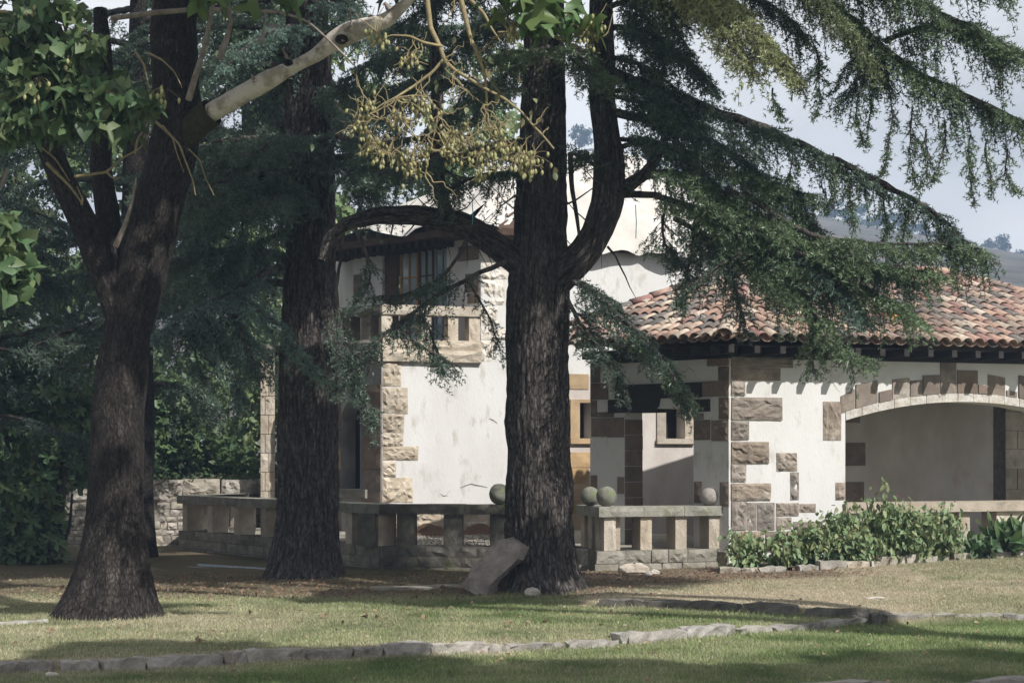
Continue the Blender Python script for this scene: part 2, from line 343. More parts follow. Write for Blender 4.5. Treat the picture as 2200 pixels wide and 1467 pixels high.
def near(x, y):
    d = np.minimum(np.abs(dist_seg(x, y, K1)+.10), np.abs(dist_seg(x, y, K2)+.08))
    for (cx, cy, r) in ((.39, 22, .75), (-2.98, 24.4, .7), (-4.46, 18.7, .66)): d = np.minimum(d, np.abs(np.hypot(x-cx, y-cy)-r))
    return (d < .07) | ((vn2(x, y, 2.7, 9) > .74) & (RNG.random(len(x)) < .5))
gt = TM(); gt.add(*blades(520000, -8, 9, 12.6, 25.5)); gt.add(*blades(200000, -8, 9, 12.6, 25.5, near, 1.9))
tag(gt.obj('lawn_grass', m_blade), 'short patchy lawn grass, green and parched', 'grass', kind='stuff')
# ------------------------------------------------------------------ kerbs
def rock_piece(c, u, L, W, Hh, seed, rough=.02):            # irregular block with its long side along u
    r = random.Random(seed); v = np.array((-u[1], u[0])); V = []; nx, ny, nz = 6, 3, 3; idx = {}; F = []
    def vid(i, j, k):
        if (i, j, k) not in idx:
            a, b, e = i/(nx-1)-.5, j/(ny-1)-.5, k/(nz-1)
            sh = 1-.06*(i in (0, nx-1))
            q = np.array((c[0], c[1]))+u*(a*L+r.uniform(-1, 1)*rough)+v*(b*W*sh+r.uniform(-1, 1)*rough)
            V.append((q[0], q[1], c[2]+e*Hh*sh+(r.uniform(-1, 1)*rough*.7 if k else 0))); idx[(i, j, k)] = len(V)-1
        return idx[(i, j, k)]
    for i in range(nx-1):
        for j in range(ny-1): F.append((vid(i, j, nz-1), vid(i+1, j, nz-1), vid(i+1, j+1, nz-1), vid(i, j+1, nz-1)))
        for k in range(nz-1):
            F.append((vid(i, 0, k), vid(i+1, 0, k), vid(i+1, 0, k+1), vid(i, 0, k+1)))
            F.append((vid(i+1, ny-1, k), vid(i, ny-1, k), vid(i, ny-1, k+1), vid(i+1, ny-1, k+1)))
    for j in range(ny-1):
        for k in range(nz-1):
            F.append((vid(0, j+1, k), vid(0, j, k), vid(0, j, k+1), vid(0, j+1, k+1)))
            F.append((vid(nx-1, j, k), vid(nx-1, j+1, k), vid(nx-1, j+1, k+1), vid(nx-1, j, k+1)))
    return V, F
def kerb(pts, lens, label, h=.095, w=.15, mat=m_kerb, gap=.012, seed=0, sink=.05, hj=.02):
    pts = [np.array(p) for p in pts]; seg = [np.linalg.norm(b-a) for a, b in zip(pts[:-1], pts[1:])]; tot = sum(seg)
    t = thing('stone_kerb', (*pts[0], 0), label, 'kerb'); s = 0; k = 0; r = random.Random(seed)
    def at(s):
        for a, b, l in zip(pts[:-1], pts[1:], seg):
            if s <= l: return a+(b-a)*s/l
            s -= l
        return pts[-1]
    while s < tot-.1:
        L = lens[k % len(lens)]*r.uniform(.85, 1.15); L = min(L, tot-s); a, b = at(s), at(s+L-gap); c = (a+b)/2; u = (b-a)/max(1e-6, np.linalg.norm(b-a))
        L2 = np.linalg.norm(b-a)
        if L2 > .08:
            z = float(hgt(c[0], c[1]-.14)); c = c+np.array((r.uniform(-.01, .01), r.uniform(-.02, .02)))
            V, F = rock_piece((c[0], c[1], z-sink), u, L2, w*r.uniform(.8, 1.2), h+sink-.01+r.uniform(-hj, hj)*1.3, seed*100+k, .02)
            obj('stone', V, F, mat, t)
        s += L+(r.uniform(.05, .15) if r.random() < .12 else 0); k += 1
    return t
kerb(K1[1:8], [.48, .30, .40, .62, .24, .5], 'pale weathered stone kerb curving across the front lawn', seed=3)
kerb(K1[7:13], [.7, .72, .5, .66, .8], 'lichened stone kerb along the upper edge of the near lawn at right', seed=5)
kerb(K2, [.55, .5, .6, .58, .66], 'dark stone kerb between the parched slope and the middle lawn', h=.12, w=.14, seed=9, mat=M('dark_kerb', (.16, .15, .135), (.09, .085, .075), 8, .95, .9, 24, rnd=.15))  # kerb stone in darker tones than the other kerbs
kerb([GP(-40, 1345, .06), GP(110, 1336, .06)], [.7, .6], 'low worn kerb left of the leaning tree foot', h=.06, seed=12)
kerb([(2.2, 12.75), (3.2, 13.05), (4.5, 13.4)], [.6], 'mossy kerb at the very front right corner', h=.10, seed=15)
bedk = [P(1545, 1242, 23.95)[:2], P(1650, 1243, 23.9)[:2], P(1760, 1238, 24.05)[:2], P(1850, 1228, 24.3)[:2], P(1950, 1216, 24.7)[:2], P(2090, 1206, 25.0)[:2], P(2230, 1199, 25.3)[:2]]
kerb(bedk, [.34, .22, .4, .28, .5], 'rough white stone edging in front of the flower bed', h=.10, w=.2, seed=21, mat=m_rubble, hj=.03)
# bed soil
bs = [*bedk, WF.to(4.7, 0)[:2], WF.to(0, 0)[:2]]
V = [(p[0], p[1], float(hgt(p[0], p[1]))+.05) for p in bs]
tag(obj('bed_soil', V, [tuple(range(len(V)))], M('bed_earth', (.07, .05, .035), (.12, .09, .06), 20, 1, .9, 40)), kind='structure')
# ------------------------------------------------------------------ villa
villa = thing('stone_villa', (3.2, 27, 0), 'white plastered villa with rough sandstone corner blocks, arched porch and red clay tiles', 'house')
ZF = .41
def wall(name, pl, rects_uz, th, mat=m_plaster, parent=villa, off=0):
    b = MB()
    for (u0, u1, z0, z1) in rects_uz: b.add(*box(pl, u0, u1, z0, z1, off-th, off))
    return b.obj(name, mat, parent)
# right wing, front wall with a segmental arch
ZT = 3.30
uj, _ = WF.hit(1816, 1000); ur = WF.hit(2318, 1000)[0]; uc = WF.hit(2062, 870)[0]
z_sp = WF.hit(1816, 903)[1]; z_cr = WF.hit(2062, 863)[1]; z_si = WF.hit(1900, 1080)[1]; z_sb = WF.hit(1900, 1101)[1]
arch = []
hw = (ur-uj)/2; um = (ur+uj)/2; rise = z_cr-z_sp; R = (hw*hw+rise*rise)/(2*rise)
def arch_z(u): return z_cr-R+math.sqrt(max(0, R*R-(u-um)**2))
b = MB(); TH = .5
b.add(*box(WF, 0, uj, -.1, ZT, -TH, 0)); b.add(*box(WF, ur, ur+1.3, -.1, ZT, -TH, 0))
top = [(uj+(ur-uj)*i/24, arch_z(uj+(ur-uj)*i/24)) for i in range(25)]
b.add(*prism(WF, top+[(ur, ZT), (uj, ZT)], -TH, 0))
wall_f = b.obj('wall', m_plaster, villa); wall_f['label'] = 'sunlit front wall of the wing with an arched opening'
# sill, pillars under it
V, F = box(WF, uj-.02, ur+.1, z_sb, z_si, -TH-.05, .06); obj('window_sill', V, F, m_stone_pale, villa)
for (x0, x1) in ((2062, 2086), (1935, 1958)):
    u0, u1 = WF.hit(x0, 1130)[0], WF.hit(x1, 1130)[0]; V, F = stone(WF, u0, u1, .1, z_sb-.002, -.34, -.02, .008); obj('sill_post', V, F, m_stone_pale, villa)
u0 = WF.hit(2142, 1130)[0]; V, F = box(WF, u0, ur+.1, .1, z_sb-.002, -.4, -.01); obj('low_wall', V, F, m_stone_pale, villa)
u1 = WF.hit(1880, 1130)[0]; V, F = box(WF, uj, u1, .1, z_sb-.002, -.4, -.03); obj('low_wall', V, F, m_plaster, villa)
V, F = box(WF, uj, ur, .05, WF.hit(2050, 1175)[1], -.7, .02); obj('low_wall', V, F, m_mossy, villa)
q = [(1571,767,1703,789),(1571,790,1675,817),(1571,819,1600,849),(1571,854,1679,902),(1571,905,1608,944),(1571,949,1651,995),(1571,997,1602,1034),(1571,1038,1655,1074),
     (1571,1077,1603,1138),(1605,1079,1624,1138),(1626,1079,1664,1139),(1667,1080,1716,1108),(1718,1082,1752,1100),(1667,1111,1700,1136),(1668,973,1712,1012),(1698,1014,1716,1073),(1768,862,1807,946),(1795,1036,1815,1073),(1571,1141,1640,1180),(1644,1141,1700,1185),(1704,1120,1760,1175)]
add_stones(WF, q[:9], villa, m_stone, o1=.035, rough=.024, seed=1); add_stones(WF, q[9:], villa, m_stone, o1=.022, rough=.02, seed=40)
m_arch = M('whitewashed_arch_stone', (.56, .54, .50), (.40, .36, .31), 9, .95, .9, 30, c3=(.30, .25, .2), s3=8, rnd=.08)
# voussoirs: brown heads above, whitewashed ring below
vx = [(1808,845,1846,0),(1836,835,1884,0),(1898,838,1918,0),(1917,812,1954,0),(1955,816,1981,0),(1982,805,2018,0),(2020,776,2054,0),(2056,796,2100,0),(2103,828,2121,0),(2123,805,2158,0),(2163,838,2184,0),(2190,810,2225,0),(2228,836,2250,0)]
tops = [(1836,837,1806,851),(1885,817,1838,826),(1916,836,1888,842),(1954,811,1917,815),(1981,816,1955,818),(2018,805,1982,806),(2054,776,2020,776),(2100,796,2056,795),(2122,828,2101,827),(2159,811,2122,804),(2184,842,2162,838),(2225,812,2188,806),(2250,842,2228,838)]
def ring_z(u): return arch_z(u)+.135
for k, (xr, yr, xl, yl) in enumerate(tops):
    ul, zl = WF.hit(xl, yl); u_r, zr = WF.hit(xr, yr)
    r = [(ul, max(ring_z(ul), .1)), (u_r-.006, ring_z(u_r)), (u_r-.006, max(zr, ring_z(u_r)+.03)), (ul, max(zl, ring_z(ul)+.03))]
    V, F = prism(WF, r, -.05, .016+.005*(k % 3)); obj('voussoir', V, F, m_ashlar if k % 3 else m_stone, villa)
n = 15
for k in range(n):
    a, c = uj+(ur-uj)*k/n+.004, uj+(ur-uj)*(k+1)/n-.004
    V, F = prism(WF, [(a, arch_z(a)), ((a+c)/2, arch_z((a+c)/2)), (c, arch_z(c)), (c, ring_z(c)-.003), ((a+c)/2, ring_z((a+c)/2)-.003), (a, ring_z(a)-.003)], -.06, .012+.004*(k % 2)); obj('arch_stone', V, F, m_arch, villa)
# inside the porch
IB = WF.off(-2.5)
ui0 = IB.hit(1700, 900)[0]; ui1 = IB.hit(2134, 900)[0]; ui2 = IB.hit(2156, 900)[0]
V, F = box(IB, ui0, ui1, 0, 3.3, -.3, 0); obj('inner_wall', V, F, m_plaster_old, villa)
V, F = box(IB, ui2, ui2+2.6, 0, 3.3, -.3, .05); obj('inner_pier', V, F, m_mortar, villa)
zz = [3.2, 2.9, 2.55, 2.22, 1.9, 1.55, 1.2, .8, .41]
for a, (z1, z0) in enumerate(zip(zz[:-1], zz[1:])):
    for (c0, c1) in ((0, .24), (.25, .8), (.81, 1.4)) if a % 2 else ((0, .44), (.45, .9), (.91, 1.5)):
        V, F = box(IB, ui2+c0, ui2+c1-.008, z0+.008, z1, .045, .07); obj('ashlar_block', V, F, m_stone_pale, villa)
add_stones(IB, [(1790,893,1846,908),(1790,951,1858,1000),(1790,1035,1855,1078)], villa, m_ashlar, rough=.006, seed=80)
V, F = box(IB, ui1-.1, ui2+.2, 2.75, 3.0, -.1, .16); obj('porch_beam', V, F, m_wood, villa)
# side end walls of the wing interior
b = MB(); 
for uu in (ui0,): b.add(*box(IB, uu-.25, uu, 0, 3.3, -2.0, -.0))
b.obj('inner_wall', m_plaster_old, villa)
V = [WF.to(0, ZT-.02, -.05), WF.to(7.6, ZT-.02, -.05), WF.to(7.6, ZT-.02, -6), WL.to(-2.6, ZT-.02, -1.9), WL.to(-2.45, ZT-.02, -.05)]
obj('porch_ceiling', V+[v+np.array((0, 0, .05)) for v in V], [(4, 3, 2, 1, 0), (5, 6, 7, 8, 9)], m_wood, villa)
# chamfered side wall of the wing with lintelled opening
uL = WL.hit(1268, 950)[0]; ua, ub = WL.hit(1342, 950)[0], WL.hit(1490, 950)[0]; z_l = WL.hit(1400, 878)[1]
wall('wall', WL, [(uL, ua, -.05, ZT), (ub, -.01, -.05, ZT), (ua, ub, z_l, ZT)], .42)['label'] = 'shaded side wall of the wing around the timber lintel'
V, F = box(WL, uL, -.01, -.05, ZF-.03, -.45, .04); obj('wall_base', V, F, m_stone, villa)
def wstone(lst, mat, **k): add_stones(WL, lst, villa, mat, **k)
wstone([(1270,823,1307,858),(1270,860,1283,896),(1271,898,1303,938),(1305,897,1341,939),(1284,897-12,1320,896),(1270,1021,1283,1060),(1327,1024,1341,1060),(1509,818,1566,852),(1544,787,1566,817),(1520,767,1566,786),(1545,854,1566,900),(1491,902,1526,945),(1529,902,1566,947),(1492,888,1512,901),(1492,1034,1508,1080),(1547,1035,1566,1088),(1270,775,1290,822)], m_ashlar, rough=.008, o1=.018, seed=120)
u0, u1, z0, z1 = rect(WL, 1323, 824, 1508, 856); V, F = box(WL, u0, u1, z0, z1, -.42, .03); obj('lintel_beam', V, F, m_wood, villa)
for (x0, x1, y0, y1) in ((1308, 1420, 857, 886), (1490, 1526, 857, 884)):
    u0, u1, z0, z1 = rect(WL, x0, y0, x1, y1)
    if x0 < 1400: pts = [(u0, z0), (u1-.12, z0), (u1-.08, z0+.05), (u1-.03, z0+.09), (u1-.02, z0+.14), (u1, z1-.002), (u0, z1-.002)]
    else: pts = [(u0+.12, z0), (u1, z0), (u1, z1-.002), (u0, z1-.002), (u0+.02, z0+.14), (u0+.04, z0+.09), (u0+.09, z0+.05)]
    V, F = prism(WL, pts, -.42, .026); obj('lintel_corbel', V, F, m_wood, villa)
# left reveal of the opening: ashlar blocks on the jamb
JP = Plane(WL.to(ua, 0, 0)[:2], C36+90); 
for k in range(9):
    z0, z1 = ZF+k*.245, ZF+(k+1)*.245-.008
    if z1 > z_l: break
    if k % 2: V, F = box(JP, .002, .418, z0, z1, -.03, .010); obj('ashlar_block', V, F, m_ashlar, villa)
    else:
        for a, c in ((.002, .205), (.213, .418)): V, F = box(JP, a, c, z0, z1, -.03, .010+.003*(k % 4)); obj('ashlar_block', V, F, m_ashlar, villa)
# inner gallery / tower right wall, one plane, from porch floor to upper eaves
EZ = 5.65
wins = [(1245, 1269, 870, 943), (1430, 1470, 866, 942)]
us = [TF.hit(x, 900)[0] for w in wins for x in w[:2]]; zw0, zw1 = TF.hit(1450, 942)[1], TF.hit(1450, 866)[1]; TRL = TF.hit(1580, 600)[0]; T0 = TF.hit(1168, 900)[0]
wall('wall', TF, [(T0, TRL, 3.25, EZ)], .35)['label'] = 'tall white wall rising behind the tiled porch roof'
wall('wall', TF, [(T0, us[0], 0, 3.248), (us[1], us[2], 0, 3.248), (us[3], 9.3, 0, 3.248), (us[0], us[1], 0, zw0), (us[0], us[1], zw1, 3.248), (us[2], us[3], 0, zw0), (us[2], us[3], zw1, 3.248)], .35, m_plaster_old)['label'] = 'stained wall at the back of the porch with two small windows'
for k in (0, 2):
    obj('window_back', *box(TF, us[k]-.05, us[k+1]+.05, zw0-.05, zw1+.05, -.36, -.34), m_dark, villa)
    for (a, c) in ((us[k]-.19, us[k]-.003), (us[k+1]+.003, us[k+1]+.18)):
        V, F = box(TF, a, c, zw0, zw1+.05, -.06, .03); obj('window_jamb', V, F, m_stone_pale if k else m_ashlar_warm, villa)
    V, F = box(TF, us[k]-.003, us[k+1]+.003, zw1-.01, zw1+.05, -.06, .028); obj('window_lintel', V, F, m_ashlar_warm, villa)
    V, F = box(TF, us[k]-.2, us[k+1]+.2, zw0-.10, zw0-.002, -.06, .07); obj('window_sill', V, F, m_stone_pale if k else m_ashlar_warm, villa)
for k in range(10):
    z0, z1 = ZF+k*.29, ZF+(k+1)*.29-.01; w = us[0]-.2
    if z1 < zw0-.1 or z0 > zw1+.05: w = us[0]+.30
    obj('ashlar_block', *stone(TF, T0+.1, w-(.12 if k % 2 else 0), z0, z1, -.02, .02, .006, seed=k), m_ashlar_warm, villa)
# tower front wall (sunlit)
ut = TF.hit(1150, 900)[0]; uk = TF.hit(1033, 560)[0]; zb = TF.hit(900, 775)[1]; zrail = TF.hit(900, 656)[1]
wall('wall', TF, [(0, uk, 0, zb), (uk, T0, 0, EZ)], .4)['label'] = 'sunlit white tower wall left of the great trunk'
zbase = TF.hit(900, 1082)[1]
V, F = box(TF, -.03, T0, 0, zbase-.12, -.3, .04); obj('wall_base', V, F, m_stone_pale, villa)
add_stones(TF, [(822,776,862,830),(822,832,876,888),(822,890,868,928),(822,930,866,958),(822,959,899,988),(822,990,851,1024),(822,1026,886,1078)], villa, m_stone_pale, o1=.03, rough=.03, irr=.02, seed=200)
add_stones(TF, [(1034,540,1062,562),(1034,565,1090,600),(1034,602,1085,655),(1034,660,1070,700),(1034,705,1092,730),(1034,732,1066,775)], villa, M('overexposed_stone', (.66, .62, .56), (.5, .45, .38), 5, .95, .8, 20), o1=.025, rough=.03, irr=.03, seed=220)  # corner stones with the glare of the sun put into their pale colour
for k, (x0, x1) in enumerate(((826, 868), (880, 935), (945, 975), (985, 1040))):
    add_stones(TF, [(x0, 1096, x1, 1118), (x0+8, 1120, x1+6, 1142)], villa, m_stone_pale, o1=.06, rough=.03, irr=.05, seed=240+k)
# cracks and missing plaster
m_crack = M('crack', (.10, .08, .07))
def crack(pl, pts, w, parent=villa, off=.004):
    uz = [pl.hit(*p) for p in pts]; V = []; F = []
    for i, (u, z) in enumerate(uz):
        ww = w*(.4 if i in (0, len(uz)-1) else random.uniform(.6, 1.2)); V += [pl.to(u, z-ww, off), pl.to(u, z+ww, off), pl.to(u+ww*.3, z, off-.03)]
    for i in range(len(uz)-1): F += [(3*i, 3*i+3, 3*i+4, 3*i+1)]
    obj('crack', V, F, m_crack, parent)
crack(TF, [(988,1048),(1000,1043),(1012,1039),(1022,1042),(1035,1044),(1047,1047)], .010)
crack(TF, [(1050,899),(1059,902),(1068,909)], .010); crack(TF, [(946,1060),(952,1065),(962,1064)], .010); crack(TF, [(960,1060),(968,1053)], .006); crack(TF, [(1060,1041),(1075,1040)], .01)
for pts in ([(1771,765),(1772,785),(1781,800),(1789,812),(1790,824),(1797,834),(1804,842)], [(1856,780),(1852,793),(1838,803),(1832,812)]): crack(WF, pts, .004)
crack(WL, [(1462,797),(1470,800),(1480,790),(1492,798),(1497,812)], .006)
# tower lower left wall with arched window
uA, uB = TL.hit(733, 950)[0], TL.hit(776, 950)[0]; z_as = TL.hit(755, 905)[1]; z_ab = TL.hit(755, 1050)[1]; rA = (uB-uA)/2; uE = TL.hit(596, 900)[0]
b = MB(); b.add(*box(TL, uE, uA, 0, zb, -.35, 0)); b.add(*box(TL, uB, -.005, 0, zb, -.35, 0)); b.add(*box(TL, uA, uB, 0, z_ab, -.35, 0))
ar = [(uA+rA-rA*math.cos(PI*i/14), z_as+rA*1.25*math.sin(PI*i/14)) for i in range(15)]
b.add(*prism(TL, ar+[(uB, zb), (uA, zb)], -.35, 0)); b.obj('wall', M('dark_plaster', (.34, .33, .33), (.22, .20, .19), 1.7, .95, .3, 26, c3=(.2, .16, .12), s3=3), villa)['label'] = 'shaded dark tower wall with the arched window'  # plaster darker than on the front wall, with brown patches
obj('window_back', *box(TL, uA-.05, uB+.05, z_ab-.05, z_as+rA*1.3, -.36, -.34), m_dark, villa)
wf = obj('window_frame', *box(TL, uA+.52*2*rA, uA+.60*2*rA, z_ab, z_as+.3, -.26, -.20), m_slate, villa)
for k in range(3): obj('glazing_bar', *box(TL, uA+.60*2*rA, uB-.004, z_ab+.25+k*.36, z_ab+.28+k*.36, -.25, -.21), m_slate, wf)
obj('pane', *box(TL, uA+.60*2*rA, uB-.004, z_ab, z_as+.2, -.24, -.23), m_glass, wf)
obj('window_sill', *box(TL, uA-.1, uB+.2, z_ab-.16, z_ab-.002, -.1, .08), m_mossy, villa)
for k in range(7):
    z0, z1 = ZF+k*.38, ZF+(k+1)*.38-.012; w = .42 if k % 2 else .30
    obj('ashlar_block', *stone(TL, uB+.01, -.02, z0, z1, -.03, .02, .006, seed=k), m_ashlar, villa)
    w = .30 if k % 2 else .20
    obj('ashlar_block', *stone(TL, uA-.06-w, uA-.005, z0, z1, -.03, .018, .006, seed=k+9), m_ashlar_warm if k == 3 else m_ashlar, villa)
# far left pillar of the tower
TP = Plane(TL.to(uE, 0, .06)[:2], 8); u0 = TP.hit(560, 900)[0]
obj('corner_pillar', *box(TP, u0, .0, 0, zb+.4, -.4, 0), m_mortar, villa)
for k in range(9):
    z0, z1 = .4+k*.36, .4+(k+1)*.36-.012
    for (a, c) in ((u0, u0*.45), (u0*.45+.01, 0)) if k % 2 else ((u0, u0*.7), (u0*.7+.01, 0)): obj('stone', *stone(TP, a, c, z0, z1, -.02, .03, .012, seed=k+50), m_stone_pale, villa)
# balcony: floor slab, moulding, balusters, rail
def balc(pl, u0, u1, first):
    zc = pl.hit(900, 728)[1] if first else zfl
    return zc
zfl = TF.hit(900, 730)[1]; zrb = TF.hit(900, 677)[1]
for pl, u0, u1, xs in ((TF, .0, uk-.0, [(905, 927), (963, 985), (1008, 1033)]), (TL, TL.hit(690, 700)[0], 0, [(735, 752), (775, 795)])):
    obj('balcony_moulding', *stone(pl, u0, u1, zb-.02, (zb+zfl)/2, -.5, .10, .02, seed=3, big=10), m_stone_pale if pl is TF else m_mossy, villa)
    obj('balcony_slab', *stone(pl, u0, u1, (zb+zfl)/2+.004, zfl, -.5, .05, .015, seed=4, big=10), m_stone_pale if pl is TF else m_mossy, villa)
    obj('balcony_rail', *stone(pl, u0, u1, zrb, zrail, -.28, .03, .008, seed=5, big=8), m_stone_pale if pl is TF else m_mossy, villa)
    for x in xs: obj('baluster', *stone(pl, pl.hit(x[0], 700)[0], pl.hit(x[1], 700)[0], zfl, zrb, -.25, .0, .012, seed=x[0]), m_stone if pl is TL else m_stone_pale, villa)
obj('baluster', *stone(TF, .0, .2, zfl, zrb, -.2, .0, .012), m_stone_pale, villa)
bf = [TL.to(uE, zfl-.03, -.3), TF.to(0, zfl-.03, -.3), TF.to(uk, zfl-.03, -.3), TC.to(0, zfl-.03, -.2), TC.to(-3.1, zfl-.03, -.2)]
obj('balcony_floor', bf, [(0, 1, 2, 3, 4)], m_mossy, villa)
# chamfered upper wall with the tall window
ZE2 = 6.0
w0, w1 = TC.hit(821, 590)[0], TC.hit(960, 590)[0]; wz0, wz1 = zfl, TC.hit(890, 524)[1]; uM = TC.hit(760, 590)[0]
wall('wall', TC, [(uM, w0, zfl-.3, ZE2), (w1, -.01, zfl-.3, ZE2), (w0, w1, wz1, ZE2)], .35, M('grey_plaster', (.62, .62, .64), (.5, .49, .49), 1.8, .95, .3, 26))['label'] = 'grey shaded upper wall around the balcony window'
obj('window_back', *box(TC, w0-.05, w1+.05, wz0, wz1+.05, -.7, -.68), m_dark, villa)
obj('window_hood', *prism(TC, [(w0-.15, wz1), (w1+.12, wz1), (w1+.05, wz1+.22), (w0-.05, wz1+.22)], -.02, .16), m_slate, villa)
a = TC.hit(848, 590)[0]; fr = obj('shutter', *box(TC, w0+.005, a, wz0, wz1-.01, -.1, -.06), m_brown, villa)
def casement(x0, x1, mat):
    a, c = TC.hit(x0, 590)[0], TC.hit(x1, 590)[0]; t = .045; b = MB()
    for (p, q_) in ((a, a+t), (c-t, c), ((a+c)/2-.018, (a+c)/2+.018)): b.add(*box(TC, p, q_, wz0, wz1-.02, -.16, -.11))
    f = b.obj('window_frame', mat, villa)
    for k in range(5): obj('glazing_bar', *box(TC, a+t, c-t, wz0+k*.32+.02, wz0+k*.32+.05, -.155, -.115), mat, f)
    obj('pane', *box(TC, a+t, c-t, wz0+.02, wz1-.04, -.14, -.135), m_glass, f)
casement(850, 888, m_tan); casement(890, 922, m_brown); casement(924, 957, m_slate)
add_stones(TC, [(985,528,1029,560),(1000,588,1029,628),(760,505,775,540),(760,590,778,650),(805,500,820,548),(820,478,850,500),(870,474,905,492),(1005,630,1029,652)], villa, m_ashlar, rough=.008, o1=.015, seed=300)
LP = Plane(TC.to(uM, 0)[:2], -90+20); obj('wall', *box(LP, -3, 0, zfl-.3, ZE2, -.3, 0), m_plaster, villa)
# tower roof (boards) and dark eaves
apA, apB = np.array((.9, 34.2, 7.75)), np.array((2.6, 34.9, 7.75))
e = [TC.to(uM-.6, ZE2-.12, .55), TC.to(.25, ZE2-.12, .55), TF.to(ut, ZE2-.12, .45), TF.to(T0+.4, ZE2-.30, .15), TF.to(TRL+.35, ZE2-.30, .15), np.array((6.6, 37.5, 5.6)), np.array((-2, 38, EZ+.1))]
V = e+[apA, apB]; F = [(0, 1, 7), (1, 2, 7), (2, 3, 7), (3, 4, 8, 7), (4, 5, 8), (5, 6, 7, 8), (6, 0, 7)]
VV = V+[v-np.array((0, 0, .12)) for v in e]; n = len(V); F += [(i, n+i, n+(i+1) % 7, (i+1) % 7) for i in range(7)]+[tuple(n+i for i in range(6, -1, -1))]
obj('tower_roof', VV, F, m_roofbed, villa)
for k in range(16):
    u = uM-.5+k*.22; obj('rafter', *box(TC, u, u+.09, ZE2-.36, ZE2-.245, -.2, .50), m_wood, villa)
# white sheeting over the roof
def sheet(corners, nu, nv, hang, seed, label):
    a, b_, c, d = [np.array(q) for q in corners]      # a-b eave edge, d-c upper edge
    V = []; 
    for j in range(nv+1):
        for i in range(nu+1):
            s, t = i/nu, j/nv; p = (a*(1-s)+b_*s)*(1-t)+(d*(1-s)+c*s)*t
            w = (vn(np.array([s*5, t*3, seed])[None], 1.0)[0]-.5)*.35+.03*math.sin(s*34+t*6)+.14*(vn(np.array([s*16+t*5, t*6, seed])[None], 1.0)[0]-.5)
            V.append(p+np.array((0, 0, .13+w*.75)))
    rows = []
    for i in range(nu+1):
        s = i/nu; p = V[i].copy(); dp = hang*(.35+.25*abs(math.sin(s*14+seed)))*(.5+1.0*vn(np.array([s*7, seed, 1.])[None], 1.0)[0])
        rows.append(p+np.array((.05*math.sin(s*25), -.09+.08*math.sin(s*21), -dp)))
    base = len(V); V += rows; F = []
    for j in range(nv):
        for i in range(nu): k = j*(nu+1)+i; F.append((k, k+1, k+nu+2, k+nu+1))
    for i in range(nu): F.append((base+i, base+i+1, i+1, i))
    o = obj('roof_sheet', V, F, m_tarp, None, True); tag(o, label, 'tarpaulin'); return o
sheet([e[3], e[4], apB, apA], 40, 16, .34, 2.3, 'cream white sheeting draped in folds over the tower roof at right')
sheet([e[0], e[1], apA, apA+np.array((-.4, .2, 0))], 30, 12, .10, 5.1, 'pale bluish sheeting on the tower roof above the balcony window')
sheet([e[1]+np.array((.02, .02, 0)), e[3]+np.array((-.02, .02, 0)), apA+np.array((.3, 0, 0)), apA], 24, 12, .15, 7.7, 'white sheeting on the tower roof behind the great trunk')
# ------------------------------------------------------------------ tiled porch roof
ZEV = 3.46; tF, tL = .40, .395; OV = .60
FE, LE = WF.off(OV), WL.off(OV)                  # eave lines
def isect(p, q):
    A = np.array([p.u, -q.u]).T; s = np.linalg.solve(A, q.o-p.o); return p.o+p.u*s[0]
corner = isect(FE, LE)
FE.o = corner.copy(); LE.o = corner.copy()
def zf_(xy): return ZEV+tF*(-(xy-FE.o)@FE.n)
def zl_(xy): return ZEV+tL*(-(xy-LE.o)@LE.n)
LEND = -((3.0-.98)/LE.u[0]); DR = 3.7; FLEN = 8.9; HR = .70                        # ridge distance, right corner of the front eave
def hipu(d):                                     # u on the front plane where the hip sits at inward distance d
    # point corner + FE.u*u - FE.n*d ; equal heights
    k = -FE.u@LE.n; c = -(-FE.n*d)@LE.n; return (d*tF/tL-c)/k
tiles = []                                       # (x,y,z, dirx,diry, slope, inview)
TW, TE = .205, .345
def tile_rows(E, tan, ulo, uhi, dmax, keep):
    cs = math.cos(math.atan(tan)); step = TE*cs; nr = int(dmax/step)+1
    for c in range(int((uhi-ulo)/TW)):
        u = ulo+(c+.5)*TW
        for r in range(nr):
            d = r*step
            if not keep(u, d+step*.5): continue
            tiles.append((E, tan, u, d, c, r))
tile_rows(FE, tF, -.3, FLEN, DR, lambda u, d: d < DR and u > hipu(d)-.02 and u < FLEN-d*HR)
hB = FE.to(hipu(DR), ZEV+DR*tF, -DR); VA = np.array((.98, 27.9)); VG = Plane(VA, math.degrees(math.atan2(hB[1]-VA[1], hB[0]-VA[0])))
def keepL(u, d):
    p = LE.o+LE.u*u-LE.n*d
    if (p-FE.o)@(-FE.n)*tF < d*tL-.02: return False
    return (p-VG.o)@VG.n > .02 and p[0] > .93
tile_rows(LE, tL, -3.9, 6, 5.2, keepL)
def tile_mesh(R0=.098, R1=.082, L=.43, th=.012, seg=7, up=True):
    V = []; F = []
    for (y, R) in ((0, R0), (L, R1)):
        for rr in (R, R-th):
            for i in range(seg+1):
                a = PI*i/seg; V.append((math.cos(a)*rr, y, (math.sin(a)*rr*.85) if up else -(math.sin(a)*rr*.75)))
    s = seg+1
    for i in range(seg):
        F += [(i, i+1, 2*s+i+1, 2*s+i), (s+i+1, s+i, 3*s+i, 3*s+i+1), (i+1, i, s+i, s+i+1), (2*s+i, 2*s+i+1, 3*s+i+1, 3*s+i)]
    F += [(0, 2*s, 3*s, s), (seg, s+seg, 3*s+seg, 2*s+seg)]
    return np.array(V), F
tv, tf = tile_mesh(); pv, pf = tile_mesh(.10, .088, .46, .012, 5, False)
zv = zl_(VA); el_ = LE.to(LEND, ZEV+.02, -.16)
